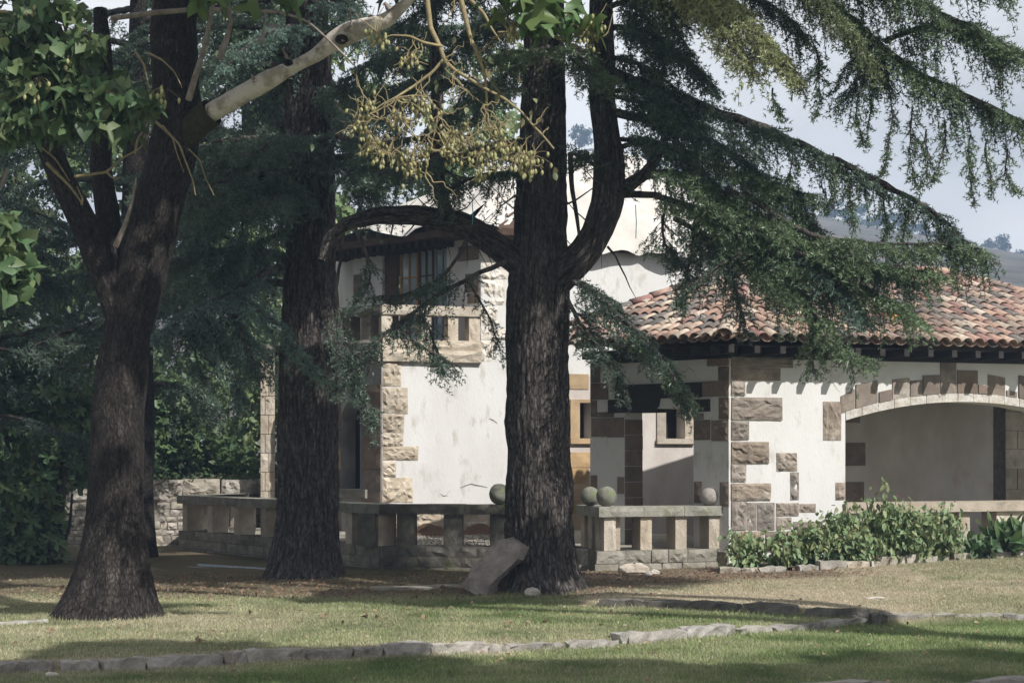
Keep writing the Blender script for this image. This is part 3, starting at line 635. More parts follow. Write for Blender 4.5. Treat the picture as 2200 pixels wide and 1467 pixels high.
roof = obj('roof', [FE.to(-.0, ZEV+.02, -.16), FE.to(FLEN, ZEV+.02, -.16), FE.to(FLEN-DR*HR, ZEV-.04+DR*tF, -DR), FE.to(hipu(DR), ZEV-.04+DR*tF, -DR),
   el_, np.array((VA[0], VA[1], zv-.04)), FE.to(FLEN, ZEV-.04, -7.4), np.array((2.6, 29.6, 3.32)), np.array((6.0, 31.0, 3.32))],
   [(0, 1, 2, 3), (4, 0, 3, 5), (1, 6, 2), (5, 3, 8, 7), (3, 2, 6, 8)], m_roofbed, villa)
def tile_frame(E, tan, u, d, lift, jit):
    a = math.atan(tan); ax = np.array((*E.u, 0)); up2 = np.array((-E.n[0]*math.cos(a), -E.n[1]*math.cos(a), math.sin(a))); nz_ = np.cross(ax, up2)
    p = np.array((*(E.o+E.u*u-E.n*d), ZEV+tan*d))+nz_*lift
    ang = jit[0]; ax2 = ax*math.cos(ang)+up2*math.sin(ang); up3 = -ax*math.sin(ang)+up2*math.cos(ang)
    tl = .045+jit[1]; up4 = up3*math.cos(tl)-nz_*math.sin(tl); n4 = np.cross(ax2, up4)
    return p, ax2, up4, n4
from mathutils import Matrix
me_tile = mesh('roof_tile', tv, tf, m_tile, True); me_lich = mesh('roof_tile', tv, tf, m_lichen_tile, True)
rt = random.Random(4)
info = []
for t in tiles:
    p, ax, up, nn = tile_frame(*t[:4], .052, (rt.uniform(-.05, .05), rt.uniform(-.02, .02)))
    vis = abs(p[0])/p[1] < .31; info.append((0 if vis else 1, p[1], t, p, ax, up, nn))
info.sort(key=lambda q: (q[0], q[1]))
rest = TM(); tri = np.array([(f[0], f[1], f[2]) for f in tf]+[(f[0], f[2], f[3]) for f in tf])
for k, (_, _, t, p, ax, up, nn) in enumerate(info):
    sc = rt.uniform(.94, 1.06); M4 = Matrix(((ax[0]*sc, up[0], nn[0]*sc, p[0]), (ax[1]*sc, up[1], nn[1]*sc, p[1]), (ax[2]*sc, up[2], nn[2]*sc, p[2]), (0, 0, 0, 1)))
    if k < 298:
        q_ = bpy.data.objects.new('roof_tile', me_lich if k in (141,) else me_tile); COL.objects.link(q_); q_.parent = roof
        q_.matrix_local = Matrix.Translation(-Vector(LOC[roof]))@M4
    else:
        W = tv@np.array([ax*sc, up, nn*sc])+p; rest.add(W, tri, (rt.random(), 0, 0))
ro = rest.obj('roof_tiles_upper', m_tile_a, roof, True); ro['kind'] = 'stuff'
pans = TM(); ptri = np.array([(f[0], f[1], f[2]) for f in pf]+[(f[0], f[2], f[3]) for f in pf])
for t in tiles:
    p, ax, up, nn = tile_frame(t[0], t[1], t[2]+TW/2, t[3]+(.05 if t[3] == 0 else -.03), .045, (rt.uniform(-.03, .03), 0)); pans.add(pv@np.array([ax, up, nn])+p, ptri, (rt.random(), 0, 0))
po = pans.obj('channel_tiles', m_tile_a, roof, True); po['kind'] = 'stuff'
# hip and ridge tiles
def ridge_line(a, b, nm='ridge_tile'):
    a, b = np.array(a), np.array(b); L = np.linalg.norm(b-a); d = (b-a)/L; n = int(L/.34)
    for k in range(n):
        side = nrm(np.cross(d, (0, 0, 1))); up = np.cross(side, d); p = a+d*(k*L/n)+up*(.075+rt.uniform(0, .012))
        side = side*1.35; up2 = np.cross(nrm(side), nrm(d-up*.05))*1.2
        M4 = Matrix(((side[0], d[0], up2[0], p[0]), (side[1], d[1], up2[1], p[1]), (side[2], d[2], up2[2], p[2]), (0, 0, 0, 1)))
        q_ = bpy.data.objects.new(nm, me_tile); COL.objects.link(q_); q_.parent = roof; q_.matrix_local = Matrix.Translation(-Vector(LOC[roof]))@M4
hA = np.array((*corner, ZEV)); hC = FE.to(FLEN-DR*HR, ZEV+DR*tF, -DR); hD = FE.to(FLEN, ZEV, 0)
ridge_line(hA, hB, 'hip_tile'); ridge_line(hB, hC); ridge_line(hD, hC, 'hip_tile'); ridge_line((VA[0], VA[1], zv), hB, 'verge_tile')
# eaves timber
for k in range(22):
    u = .1+k*.42; obj('rafter', *box(FE, u, u+.09, ZEV-.17, ZEV-.065, -OV, -.05), m_wood, villa)
for k in range(8):
    u = -.3-k*.36; obj('rafter', *box(LE, u, u+.09, ZEV-.17, ZEV-.065, -OV, -.05), m_wood, villa)
obj('eaves_board', *prism(FE, [(0, ZEV-.062), (FLEN, ZEV-.062), (FLEN, ZEV-.045), (0, ZEV-.045)], -OV-.1, -.16), m_wood, villa)
obj('eaves_board', *prism(LE, [(LEND, ZEV-.062), (0, ZEV-.062), (0, ZEV-.045), (LEND, ZEV-.045)], -OV-.1, -.16), m_wood, villa)
obj('wall_plate', *box(WF, 0, FLEN-.6, ZT-.06, ZT+.1, -.3, .02), m_wood, villa)
obj('wall_plate', *box(WL, -2.6, 0, ZT-.06, ZT+.1, -.3, .02), m_wood, villa)
# ------------------------------------------------------------------ terrace
ter = [(-6.06, 31.5), (-1.97, 25.9), (-.2, 25.78), (1.15, 25.1), (1.30, 24.75), (3.12, 25.35), (4.2, 28.5), (1, 32), (-5.6, 35)]
V = [(x, y, ZF) for x, y in ter]+[(x, y, 0) for x, y in ter]; n = len(ter)
m_pave = M('terrace_gravel', (.40, .37, .32), (.22, .20, .17), 22, 1, .9, 60, c3=(.14, .16, .07), s3=2)
tag(obj('terrace_floor', V, [tuple(range(n))]+[(i, i+n, (i+1) % n+n, (i+1) % n) for i in range(n)], m_pave), kind='structure')
def seg_plane(a, b):
    a, b = np.array(a, float), np.array(b, float); return Plane(a, math.degrees(math.atan2(b[1]-a[1], b[0]-a[0]))), float(np.linalg.norm(b-a))
def balustrade(a, b, posts, label, rows, seed, mp=m_mossy, postmat=m_stone_pale, zt=1.06, zp=None, pw=.19, railmat=m_rail, nrail=3, bigrow=None):
    pl, L = seg_plane(a, b); t = thing('balustrade', (*a, 0), label, 'balustrade'); zp = zp or ZF+.015; z0 = -.06
    for k in range(nrail):
        u0, u1 = L*k/nrail-.0+(0 if k else -.06), L*(k+1)/nrail-.006+(.05 if k == nrail-1 else 0)
        obj('rail', *stone(pl, u0, u1, zt-.145, zt+random.uniform(-.003, .003), -.40, .05, .008, seed=seed+k, big=8), railmat, t)
    for k, u in enumerate(posts): obj('post', *stone(pl, u-pw/2, u+pw/2, zp, zt-.147, -.34, 0, .013, seed=seed+k+20), postmat, t)
    pb = obj('plinth', *box(pl, -.05, L+.03, z0, zp, -.42, -.012), m_joint, t); r = random.Random(seed)
    zs = [z0]+[z0+(zp-z0)*f for f in rows]+[zp]
    for j in range(len(zs)-1):
        u = -.06-r.uniform(0, .05)
        while u < L:
            w = r.uniform(.22, .5)*(1 if (zs[j+1]-zs[j]) > .15 else .8); w = min(w, L+.04-u)
            if w > .07: obj('stone', *stone(pl, u, u+w-.014, zs[j]+.008, zs[j+1]-.004, -.05, .015+r.uniform(-.01, .012), .018, .035, seed=seed+int(u*50)+j), mp, t)
            u += w
    return pl, L
def upos(a, b, pxs):
    pl, L = seg_plane(a, b); return [pl.hit(x, 1140)[0] for x in pxs]
m_shade_moss = M('shade_tinted_mossy_stone', (.135, .125, .105), (.07, .065, .055), 5, .95, .8, 28, c3=(.10, .12, .045), s3=3.2, rnd=.2)  # mossy stone with deep tree shade put into its colour
A1, B1 = (-6.06, 31.2), (-1.99, 25.9); A2, B2 = (-1.95, 25.88), (-.10, 25.74); A3, B3 = (1.30, 24.70), (3.14, 25.33); A4, B4 = (1.02, 25.75), (1.27, 24.76)
balustrade(A1, B1, [.15, 1.13, 2.11, 3.05, 3.95, 4.85, 5.75, 6.5], 'left stretch of stone balustrade with close rough posts behind the second trunk', [.33, .66], 500, zt=1.06)
balustrade(A2, B2, upos(A2, B2, (787, 871, 972, 1071)), 'middle stretch of shade-darkened stone balustrade in front of the white tower wall', [.36, .68], 540, pw=.27, postmat=m_shade_moss, mp=m_shade_moss, railmat=m_shade_moss)
balustrade(A3, B3, upos(A3, B3, (1311, 1389, 1464, 1536)), 'right stretch of sunlit stone balustrade beside the wing corner', [.2, .6], 580, pw=.18)
balustrade(A4, B4, [.12, .5, .85], 'short stone balustrade return beside the steps', [.5], 620, nrail=1, mp=m_mossy)
balustrade((-4.75, 34.0), (-6.0, 31.4), [.3, 1.4, 2.4], 'rear stone balustrade return running back towards the house', [.5], 640, nrail=2)
# steps in the gap
st = thing('garden_steps', (.5, 25.2, 0), 'stone garden steps mostly hidden behind the great trunk', 'steps')
for k in range(3): obj('step', *rock_piece((.62, 25.2+k*.30, -.05), np.array((1., 0)), 1.25, .36, .15+.12*(k+1)-.02, 70+k, .008), m_mossy, st)
# stone balls on the rails
def ball(c, r, label, mat, seed):
    V = []; F = []; nu, nv = 24, 14
    for j in range(nv+1):
        for i in range(nu):
            a, b_ = 2*PI*i/nu, PI*j/nv; d = np.array((math.sin(b_)*math.cos(a), math.sin(b_)*math.sin(a), math.cos(b_)))
            V.append(d*r*(1+.03*(vn((d*3+seed)[None])[0]-.5)*2+.012*(vn((d*11+seed)[None])[0]-.5)*2))
    F = [(j*nu+i, (j+1)*nu+i, (j+1)*nu+(i+1) % nu, j*nu+(i+1) % nu) for j in range(nv) for i in range(nu)]
    o = bpy.data.objects.new('stone_ball', mesh('stone_ball', V, F, mat, True)); COL.objects.link(o); o.location = c; tag(o, label, 'stone ball', 'stone balls on the balustrade')
pl2, L2 = seg_plane(A2, B2); pl3, L3 = seg_plane(A3, B3)
def ball_at(px, Y, r, label, mat, seed): c = P(px, 1068, Y); ball((c[0], c[1], 1.06+r-.006), r, label, mat, seed)
ball_at(1073, 25.95, .16, 'dark stone ball on the rail left of the great trunk', m_ball, 1)
ball_at(1096, 26.0, .155, 'stone ball almost hidden by the left edge of the great trunk', m_ball, 2)
ball_at(1268, 25.30, .145, 'mossy green stone ball second in the pair beside the trunk, partly overlapped', m_ball, 3)
ball_at(1303, 24.95, .150, 'mossy stone ball on the corner of the right balustrade', m_ball, 4)
ball_at(1523, 25.42, .135, 'bare grey stone ball alone at the wing end of the rail', m_ball_grey, 5)
# rubbish: gravel heap, boards, channel
def heap(c, rx, ry, h, label, name, mat, cat):
    V = [(0, 0, h)]; F = []
    for j in range(1, 7):
        for i in range(18):
            a = 2*PI*i/18; q_ = j/6; V.append((math.cos(a)*rx*q_*random.uniform(.92, 1.08), math.sin(a)*ry*q_, h*(1-q_)**1.2*random.uniform(.7, 1.25)))
    for i in range(18): F.append((0, 1+i, 1+(i+1) % 18))
    for j in range(5):
        for i in range(18): a = 1+j*18+i; b_ = 1+j*18+(i+1) % 18; F.append((a, a+18, b_+18, b_))
    o = bpy.data.objects.new(name, mesh(name, V, F, mat, True)); COL.objects.link(o); o.location = [float(v) for v in c]; tag(o, label, cat)
m_heap = M('brown_leaf_litter', (.22, .13, .08), (.11, .07, .045), 30, 1, 1, 70, bd=.05)
heap((*P(922, 1150, 29.7)[:2], ZF-.01), .62, .35, .22, 'heap of brown fallen needles against the tower wall', 'litter_heap', m_heap, 'litter heap')
heap((*P(1030, 1150, 30.1)[:2], ZF-.01), .5, .3, .20, 'second needle heap right of the first on the terrace', 'litter_heap', m_heap, 'litter heap')
heap((*P(845, 1150, 30.0)[:2], ZF-.01), .28, .2, .14, 'small needle heap by the tower corner', 'litter_heap', m_heap, 'litter heap')
tg = TM()
n = 2600; x = RNG.uniform(-2.2, .2, n); y = RNG.uniform(26.1, 31, n); s = RNG.uniform(.008, .028, n)
for k in range(n):
    d = RNG.normal(size=(4, 3)); d = nrm(d)*s[k]; tg.add(np.array((x[k], y[k], ZF+s[k]*.3))+d, np.array([(0, 1, 2), (0, 2, 3), (0, 3, 1), (1, 3, 2)]), np.array((.5, .47, .42))*RNG.uniform(.4, 1.2))
tag(tg.obj('gravel', m_ground), 'loose grey gravel on the terrace floor', 'gravel', kind='stuff')
ch = thing('metal_channel', (*P(495, 1240, 26.2)[:2], 0), 'long galvanised metal channel lying at the foot of the left balustrade', 'gutter'); a, b_ = P(403, 1240, 26.6), P(592, 1246, 25.3); pc, Lc = seg_plane(a[:2], b_[:2])
obj('channel_base', *box(pc, 0, Lc, .045, .06, -.2, 0), m_chan, ch); obj('channel_side', *box(pc, 0, Lc, .06, .11, -.2, -.19), m_chan, ch); obj('channel_lip', *box(pc, 0, Lc, .06, .075, -.02, 0), m_chan, ch)
# boulder leaning on the great trunk
def slab_rock(front, Y, back, name, label, mat, cat, jit=.012, seed=1):
    r = random.Random(seed); fr_ = [P(x, y, Y+dy) for x, y, dy in front]; bk = [p+np.array(back)+np.array([r.uniform(-jit, jit) for _ in range(3)]) for p in fr_]
    cf = sum(fr_)/len(fr_)+np.array((0, -.05, .02)); n = len(fr_); b = MB()
    mid = [f*.5+k*.5+np.array((r.uniform(-.03, .03), 0, r.uniform(-.03, .03))) for f, k in zip(fr_, bk)]
    V = [cf]+fr_+mid+bk; F = [(0, 1+(i+1) % n, 1+i) for i in range(n)]
    for o_ in (0, n): F += [(1+o_+i, 1+o_+(i+1) % n, 1+o_+n+(i+1) % n, 1+o_+n+i) for i in range(n)]
    F.append(tuple(1+2*n+i for i in range(n)))
    F = [tuple(reversed(f)) for f in F]
    import bmesh
    o = obj(name, V, F, mat); bm = bmesh.new(); bm.from_mesh(o.data); bmesh.ops.triangulate(bm, faces=bm.faces); bmesh.ops.subdivide_edges(bm, edges=bm.edges, cuts=3, use_grid_fill=True); bm.normal_update()
    q_ = np.array([v.co[:] for v in bm.verts]); k_ = (vn(q_, 5)-.5)*.024+(vn(q_, 18)-.5)*.022
    for v, d_ in zip(bm.verts, k_): v.co += v.normal*float(d_)
    bm.to_mesh(o.data); bm.free(); return tag(o, label, cat)
slab_rock([(988,1258,0),(1003,1238,0),(1012,1220,0),(1040,1192,.02),(1062,1166,.05),(1078,1160,.05),(1100,1168,.03),(1119,1180,0),(1112,1200,-.03),(1085,1226,-.06),(1052,1256,-.06),(1044,1286,-.05),(1020,1275,-.03)], 21.35, (.13, .33, .02), 'leaning_boulder', 'big slab boulder leaning against the great trunk', m_boulder, 'boulder')
def small_rock(px, py, Y, r_, label, mat, seed, name='loose_stone', sq=(1.2, .9, .7)):
    r = random.Random(seed); V = []; nu, nv = 9, 5
    for j in range(nv+1):
        for i in range(nu):
            a, b_ = 2*PI*i/nu, PI*j/nv; k = r_*r.uniform(.8, 1.1); V.append((math.sin(b_)*math.cos(a)*k*sq[0], math.sin(b_)*math.sin(a)*k*sq[1], math.cos(b_)*k*sq[2]))
    F = [(j*nu+i, (j+1)*nu+i, (j+1)*nu+(i+1) % nu, j*nu+(i+1) % nu) for j in range(nv) for i in range(nu)]
    o = bpy.data.objects.new(name, mesh(name, V, F, mat)); COL.objects.link(o); p = P(px, py, Y); o.location = (p[0], p[1], float(hgt(p[0], p[1]))+r_*sq[2]*.55); tag(o, label, 'stone')
m_wstone = M('white_stone', (.55, .51, .46), (.38, .34, .3), 12, .9, .6, 30)
small_rock(1143, 1283, 21.2, .095, 'small white stone at the foot of the great trunk', m_wstone, 2)
small_rock(1362, 1250, 24.2, .17, 'grey stone block lying before the right balustrade', m_stone_pale, 3, sq=(1.4, .8, .6))
small_rock(1405, 1252, 24.0, .07, 'small pale stone just right of the grey block', m_wstone, 4)
small_rock(1392, 1258, 23.8, .05, 'tiny pale stone in front of the grey block', m_wstone, 5)
small_rock(1882, 1294, 19.8, .05, 'flat pale stone alone on the parched slope', m_wstone, 6, sq=(2.4, 1, .4))
small_rock(112, 1449, 14.1, .045, 'small pale stone beside the front kerb at far left', m_wstone, 7, sq=(1.4, 1, .6))
small_rock(1395, 1403, 15.7, .05, 'dry brown clod on the near lawn', m_litter, 8, sq=(1.8, 1, .25))
# ------------------------------------------------------------------ boundary wall of rubble
BWa, BWb = (-10.5, 31.6), (-4.2, 33.2); plb, Lb = seg_plane(BWa, BWb)
bw = thing('rubble_wall', (*BWa, 0), 'old rubble garden wall with plastered top behind the left balustrade', 'wall')
zc = 1.86-(1080-970)/FPX*32; zt_ = 1.86-(1032-970)/FPX*32
obj('wall_core', *box(plb, 0, Lb, -.1, zc, -.4, 0), m_mortar, bw)
for k in range(9): obj('coping', *stone(plb, Lb*k/9, Lb*(k+1)/9-.01, zc+.003, zt_+random.uniform(-.03, .02), -.42, .03, .03, .03, seed=8+k, big=7, fine=1), m_rubble, bw)
r = random.Random(33); u = .0; z = -.02; cnt = 0
while z < zc-.05:
    h = r.uniform(.10, .17); u = 1.2-r.uniform(0, .2)
    while u < Lb-.05:
        w = r.uniform(.12, .30); hh = h*r.uniform(.75, 1.1)
        if cnt < 290: obj('stone', *stone(plb, u, u+w-.015, z+.004, min(zc, z+hh), -.04, .025+r.uniform(-.01, .02), .02, .10, seed=cnt, big=3), m_rubble, bw); cnt += 1
        u += w
    z += h
# ------------------------------------------------------------------ hill and far trees
def hz(x):
    px = 1100+np.asarray(x)/340*FPX; ys = np.interp(px, [-3000, 700, 1240, 1500, 1700, 1850, 2000, 2200, 2600, 6000], [700, 560, 300, 395, 445, 480, 520, 566, 600, 640])
    return CAMZ+(HZ-ys)/FPX*340
def hillz(x, y):
    t = np.clip((y-60)/280, 0, 1); f = hz(x)*t; b = np.clip((y-340)/80, 0, 1)
    return f*(1-b*.8)+(vn2(x, y, .03)-.5)*1.2*t-.5
h_ = grid_obj('hill', np.arange(-400, 400, 8.), np.arange(60, 420, 8.), m_hill, hillz); tag(h_, kind='structure')
# ------------------------------------------------------------------ wood and foliage generators
def tube(path, rad, seg=10, flare=0, flh=.33, rough=0, fur=0, seed=0, cap=True, arr=False):
    path = np.asarray(path, float); n = len(path); tan = nrm(np.gradient(path, axis=0)); 
    up = np.array((0, 1, 0.)) if abs(tan[0][2]) > .7 else np.array((0, 0, 1.)); a = nrm(np.cross(tan[0], up)); A = []
    for t in tan: a = nrm(a-t*(a@t)); A.append(a.copy())
    A = np.array(A); B = np.cross(tan, A); th = np.linspace(0, 2*PI, seg, endpoint=False)
    rad = np.asarray(rad, float)[:, None]*np.ones((1, seg))
    d = A[:, None, :]*np.cos(th)[None, :, None]+B[:, None, :]*np.sin(th)[None, :, None]
    pos = path[:, None, :]+d*rad[..., None]
    sl_ = np.concatenate([[0], np.cumsum(np.linalg.norm(np.diff(path, axis=0), axis=1))])
    if rough or fur:
        r0_ = float(rad.max()); cy = np.stack([np.cos(th)[None]*r0_+0*rad, np.sin(th)[None]*r0_+0*rad, sl_[:, None]+0*rad], -1)
        wob = (vn(cy, 3)-.5)[..., None]*np.array((.06, .06, 0))
        k = (vn(pos, 2.2)-.5)*rough*2
        if fur: f1 = np.abs(vn((cy+wob)*np.array((1, 1, .13)), 24)-.5)*2; k = k+(f1**.6-.6)*fur*1.6+(vn(cy*np.array((1, 1, .3)), 50)-.5)*fur
        if flare:
            z = (path[:, 2]-path[0, 2])[:, None]; k = k+flare*np.exp(-z/flh)*(.55+.6*vn(np.stack([np.cos(th)*1.6+seed, np.sin(th)*1.6, 0*th], -1), 1.2)[None, :])
        pos = path[:, None, :]+d*(rad*(1+k))[..., None]
    V = pos.reshape(-1, 3); tube.bk = np.stack([np.cos(th)[None]*rad, np.sin(th)[None]*rad, sl_[:, None]+0*rad], -1).reshape(-1, 3).astype(np.float32); i = np.arange(n-1)[:, None]*seg; j = np.arange(seg)[None, :]; j2 = (j+1) % seg
    F = np.stack([i+j, i+j2, i+seg+j2, i+seg+j], -1).reshape(-1, 4)
    T = np.concatenate([F[:, [0, 1, 2]], F[:, [0, 2, 3]]])
    return V, T
def bark_obj(name, vt, mat, t):
    bk = tube.bk if len(vt) < 3 else vt[2]; o = obj(name, vt[0], vt[1], mat, t, True)
    a = o.data.attributes.new('bk', 'FLOAT_VECTOR', 'POINT'); a.data.foreach_set('vector', np.asarray(bk, np.float32).ravel()); return o
def spline(pts, n):
    pts = np.asarray(pts, float); d = np.concatenate([[0], np.cumsum(np.linalg.norm(np.diff(pts, axis=0), axis=1))]); s = np.linspace(0, d[-1], n)
    lin = np.stack([np.interp(s, d, pts[:, k]) for k in range(pts.shape[1])], -1)
    for _ in range(2):
        m = lin.copy(); m[1:-1] = (lin[:-2]+lin[1:-1]*2+lin[2:])/4; lin = m
    return lin
def needles(C, A, k=5, ln=.036, w=.0075, col=(.05, .08, .055), var=.35):
    col = np.asarray(col)*1.95
    C = np.asarray(C); A = np.asarray(A); n = len(C); C = np.repeat(C, k, 0); A = np.repeat(A, k, 0)
    d = nrm(A*.55+RNG.normal(size=(n*k, 3))*.75+np.array((0, 0, .15))); l = RNG.uniform(.7, 1.25, (n*k, 1))*ln
    s = nrm(np.cross(d, RNG.normal(size=(n*k, 3))))*w*.5
    V = np.stack([C-s, C+s, C+d*l], 1).reshape(-1, 3); F = np.arange(3*n*k).reshape(-1, 3)
    cv = RNG.uniform(1-var, 1+var, (n, 1))*np.asarray(col); cc = np.repeat(np.repeat(cv, k, 0), 3, 0)
    return V, F, cc
TWK = 1.2
def cedar_branch(wood, nd, path, r0, r1=.008, tw=16, Lt=.7, droop=.35, hang=.3, start=.12, col=(.05, .08, .055), dens=1.0, k=5, size=1.0, tipk=1.0, seg=7, wv=0.0, leafy=True):
    """limb along path; twigs to both sides in a flat spray, drooping; hanging strands under it"""
    path = np.asarray(path, float); L = np.sum(np.linalg.norm(np.diff(path, axis=0), axis=1)); n = max(6, int(L/.12)); p = spline(path, n)
    p[1:-1] += RNG.normal(size=(n-2, 3))*.008; t = np.linspace(0, 1, n); V, F = tube(p, r0*(1-t)**.9+r1, seg, rough=.12); wood.add(V, F)
    if not leafy: return
    tan = nrm(np.gradient(p, axis=0)); N = int(L*tw*TWK); C = []; A = []; tc_ = []
    patch = RNG.random(64)
    for i in range(N):
        s = start+(1-start)*RNG.random()**.85; f = s*(n-1); a = int(min(f, n-2)); base = p[a]*(1-(f-a))+p[a+1]*(f-a); T = tan[a]
        side = nrm(np.cross(T, (0, 0, 1.)))*(1 if RNG.random() < .5 else -1)
        hg = RNG.random() < hang
        l = Lt*RNG.uniform(.35, 1.1)*(1-.62*s)**(.7*tipk)
        if hg: d0 = nrm(T*.35+side*.35+np.array((0, 0, -1.))*RNG.uniform(.6, 1.3)); l *= RNG.uniform(.5, 1.25); dr = .5
        else: d0 = nrm(T*RNG.uniform(.5, 1.1)+side*RNG.uniform(.5, 1)+np.array((0, 0, RNG.uniform(-.15, .25)))); dr = droop*RNG.uniform(.6, 1.5)
        m = 5; q_ = np.linspace(0, 1, m)[:, None]; tp = base+d0*l*q_+np.array((0, 0, -dr*l))*q_**2+RNG.normal(size=3)*.06*l*q_**2
        Vt, Ft = tube(tp, np.linspace(.0065, .002, m)*(.8+.5*r0*10 if r0 < .06 else 1), 3); wood.add(Vt, Ft)
        ns = max(2, int(l/(.038 if hg else .055))); 
        for j in range(ns):
            g_ = .12+.88*(j+RNG.random())/ns; w_ = g_*(m-1); b_ = int(min(w_, m-2)); bp = tp[b_]*(1-(w_-b_))+tp[b_+1]*(w_-b_); dt = nrm(tp[b_+1]-tp[b_])
            sd_ = nrm(np.cross(dt, np.array((0, 0, 1.))+RNG.normal(size=3)*.25))*(1 if j % 2 else -1)
            ls = (.07+.19*(1-g_)*min(1, l/.5))*RNG.uniform(.5, 1.3)*(.62 if hg else 1); nn = max(2, int(ls/.026*dens))
            x = np.linspace(.1, 1, nn)[:, None]*ls; dd = nrm(dt*.8+sd_*.8+np.array((0, 0, -.1)))
            C.append(bp+dd*x+np.array((0, 0, -.4))*(x**2)); A.append(np.repeat(dd[None], nn, 0))
    if C:
        C = np.concatenate(C); A = np.concatenate(A)
        f = (.55+.6*vn(C, 2.1))*(.7+.6*vn(C, 9)); V, F, cc = needles(C, A, k, .048*size, .0135*size, col); cc = cc*np.repeat(np.repeat(f, k), 3)[:, None]
        nd.add(V, F, cc)
def leaf_shape(kind):
    if kind == 'heart': pts = [(0, 0), (.38, -.08), (.52, .22), (.36, .55), (0, 1.0), (-.36, .55), (-.52, .22), (-.38, -.08)]
    elif kind == 'fig': pts = [(0, 0), (.30, -.05), (.55, .12), (.28, .28), (.62, .55), (.50, .72), (.20, .50), (.16, .98), (-.10, 1.02), (-.16, .52), (-.50, .78), (-.60, .58), (-.26, .30), (-.55, .12), (-.30, -.05)]
    elif kind == 'lobed': pts = [(0, 0), (.36, -.04), (.60, .35), (.30, .38), (.0, 1.05), (-.30, .38), (-.60, .35), (-.36, -.04)]
    elif kind == 'oval': pts = [(0, 0), (.24, .25), (.24, .6), (0, 1), (-.24, .6), (-.24, .25)]
    elif kind == 'strap': pts = [(0, 0), (.10, .3), (.12, .7), (0, 1), (-.12, .7), (-.10, .3)]
    else: pts = [(0, 0), (.32, .5), (0, 1), (-.32, .5)]
    return np.array(pts, float)
def leaves(tm, C, kind, size, D=None, col=(.08, .13, .04), var=.3, flat=.5, fold=.32):
    col = np.asarray(col, float); col = col*.85+col.mean()*.15
    C = np.asarray(C); n = len(C); pts = leaf_shape(kind); m = len(pts)
    D = nrm((np.array((0, 0, -.35)) if D is None else D)+RNG.normal(size=(n, 3))*.6)
    nr_ = nrm(np.array((.35, -.4, .8))*flat+RNG.normal(size=(n, 3))*.5); S = nrm(np.cross(D, nr_)); U = np.cross(S, D)
    sz = (size*RNG.uniform(.55, 1.2, n))[:, None, None]
    x = pts[None, :, 0:1]; y = pts[None, :, 1:2]
    V = C[:, None, :]+sz*(S[:, None, :]*x+D[:, None, :]*y+U[:, None, :]*(np.abs(x)*fold*1.2-.25*y*y*.6))
    ce = C[:, None, :]+sz*(D[:, None, :]*.45-U[:, None, :]*.02)
    V = np.concatenate([ce, V], 1); i = np.arange(m); F1 = np.stack([0*i, i+1, (i+1) % m+1], -1)
    F = (F1[None]+(np.arange(n)*(m+1))[:, None, None]).reshape(-1, 3)
    c = RNG.uniform(1-var, 1+var, (n, 1))*np.asarray(col)*(1+.25*(RNG.random((n, 1))-.5)*np.array((1.5, 0, -.5)))
    tm.add(V.reshape(-1, 3), F, np.repeat(c, m+1, 0))
def clump_pts(cs, n):                             # points spread through clumps, denser at the rim
    cs = np.asarray(cs, float); w = (cs[:, 3]*cs[:, 4]*cs[:, 5])**.67; idx = RNG.choice(len(cs), n, p=w/w.sum())
    d = nrm(RNG.normal(size=(n, 3)))*(RNG.random((n, 1))**.4); return cs[idx, :3]+d*cs[idx, 3:6]
# ------------------------------------------------------------------ trees
def pp(*pts): return [P(*p) for p in pts]
def finish_tree(t, trunk, wood, nd, crown='foliage', mat=m_needle, bark=m_bark, trunk_bark=None):
    if trunk is not None: bark_obj('trunk', trunk, {m_bark: m_barkT, m_bark_p: m_bark_pT, m_bark_d: m_bark_dT}[bark], t)
    if wood is not None and wood.V: wood.obj('branches', bark, t, True)
    if nd is not None and nd.V: nd.obj(crown, mat, t)
BLUE = (.080, .122, .098); DKG = (.056, .084, .060); YEL = (.20, .215, .11); MID = (.086, .122, .066)
# great cedar
gc = thing('cedar_tree', (*P(1165, 1280, 22)[:2], 0), 'great forked cedar in the middle with the boulder leaning on its foot', 'tree')
Yc = 22.0
tp = [P(1160, 1287, Yc)-np.array((0, 0, .1)), P(1160, 1240, Yc), P(1160, 1180, Yc), P(1158, 1100, Yc), P(1156, 950, Yc), P(1153, 750, Yc), P(1158, 600, Yc), P(1162, 500, Yc), P(1165, 350, Yc), P(1168, 200, Yc), P(1170, 0, Yc), P(1172, -500, Yc), P(1172, -1300, Yc)]
rr = [.50, .46, .435, .425, .41, .40, .40, .345, .315, .28, .25, .2, .06]
pz = spline([(*a, b) for a, b in zip(tp, rr)], 190)
finish_tree(gc, (*tube(pz[:, :3], pz[:, 3], 110, flare=1.25, flh=.30, rough=.07, fur=.055), tube.bk), None, None)
W, N = TM(), TM()
def lim(pts, r0, r1, n=40, fur=.05, seg=40): s = spline(pts, n); V, F = tube(s, np.linspace(1, 0, n)**.8*(r0-r1)+r1, seg, rough=.12, fur=fur); return V, F
bark_obj('limb', lim(pp((1165, 610, 22), (1110, 560, 21.9), (1050, 515, 21.8), (985, 478, 21.6), (900, 462, 21.4), (810, 463, 21.2), (745, 480, 21), (705, 512, 20.9), (690, 560, 20.8)), .20, .045, 70), m_barkT, gc)
bark_obj('limb', lim(pp((1150, 640, 22), (1205, 590, 21.9), (1250, 550, 21.8), (1285, 500, 21.7), (1306, 430, 21.7), (1308, 330, 21.7), (1296, 230, 21.8), (1290, 100, 21.8), (1292, -60, 21.9), (1300, -300, 22)), .23, .10, 80), m_barkT, gc)
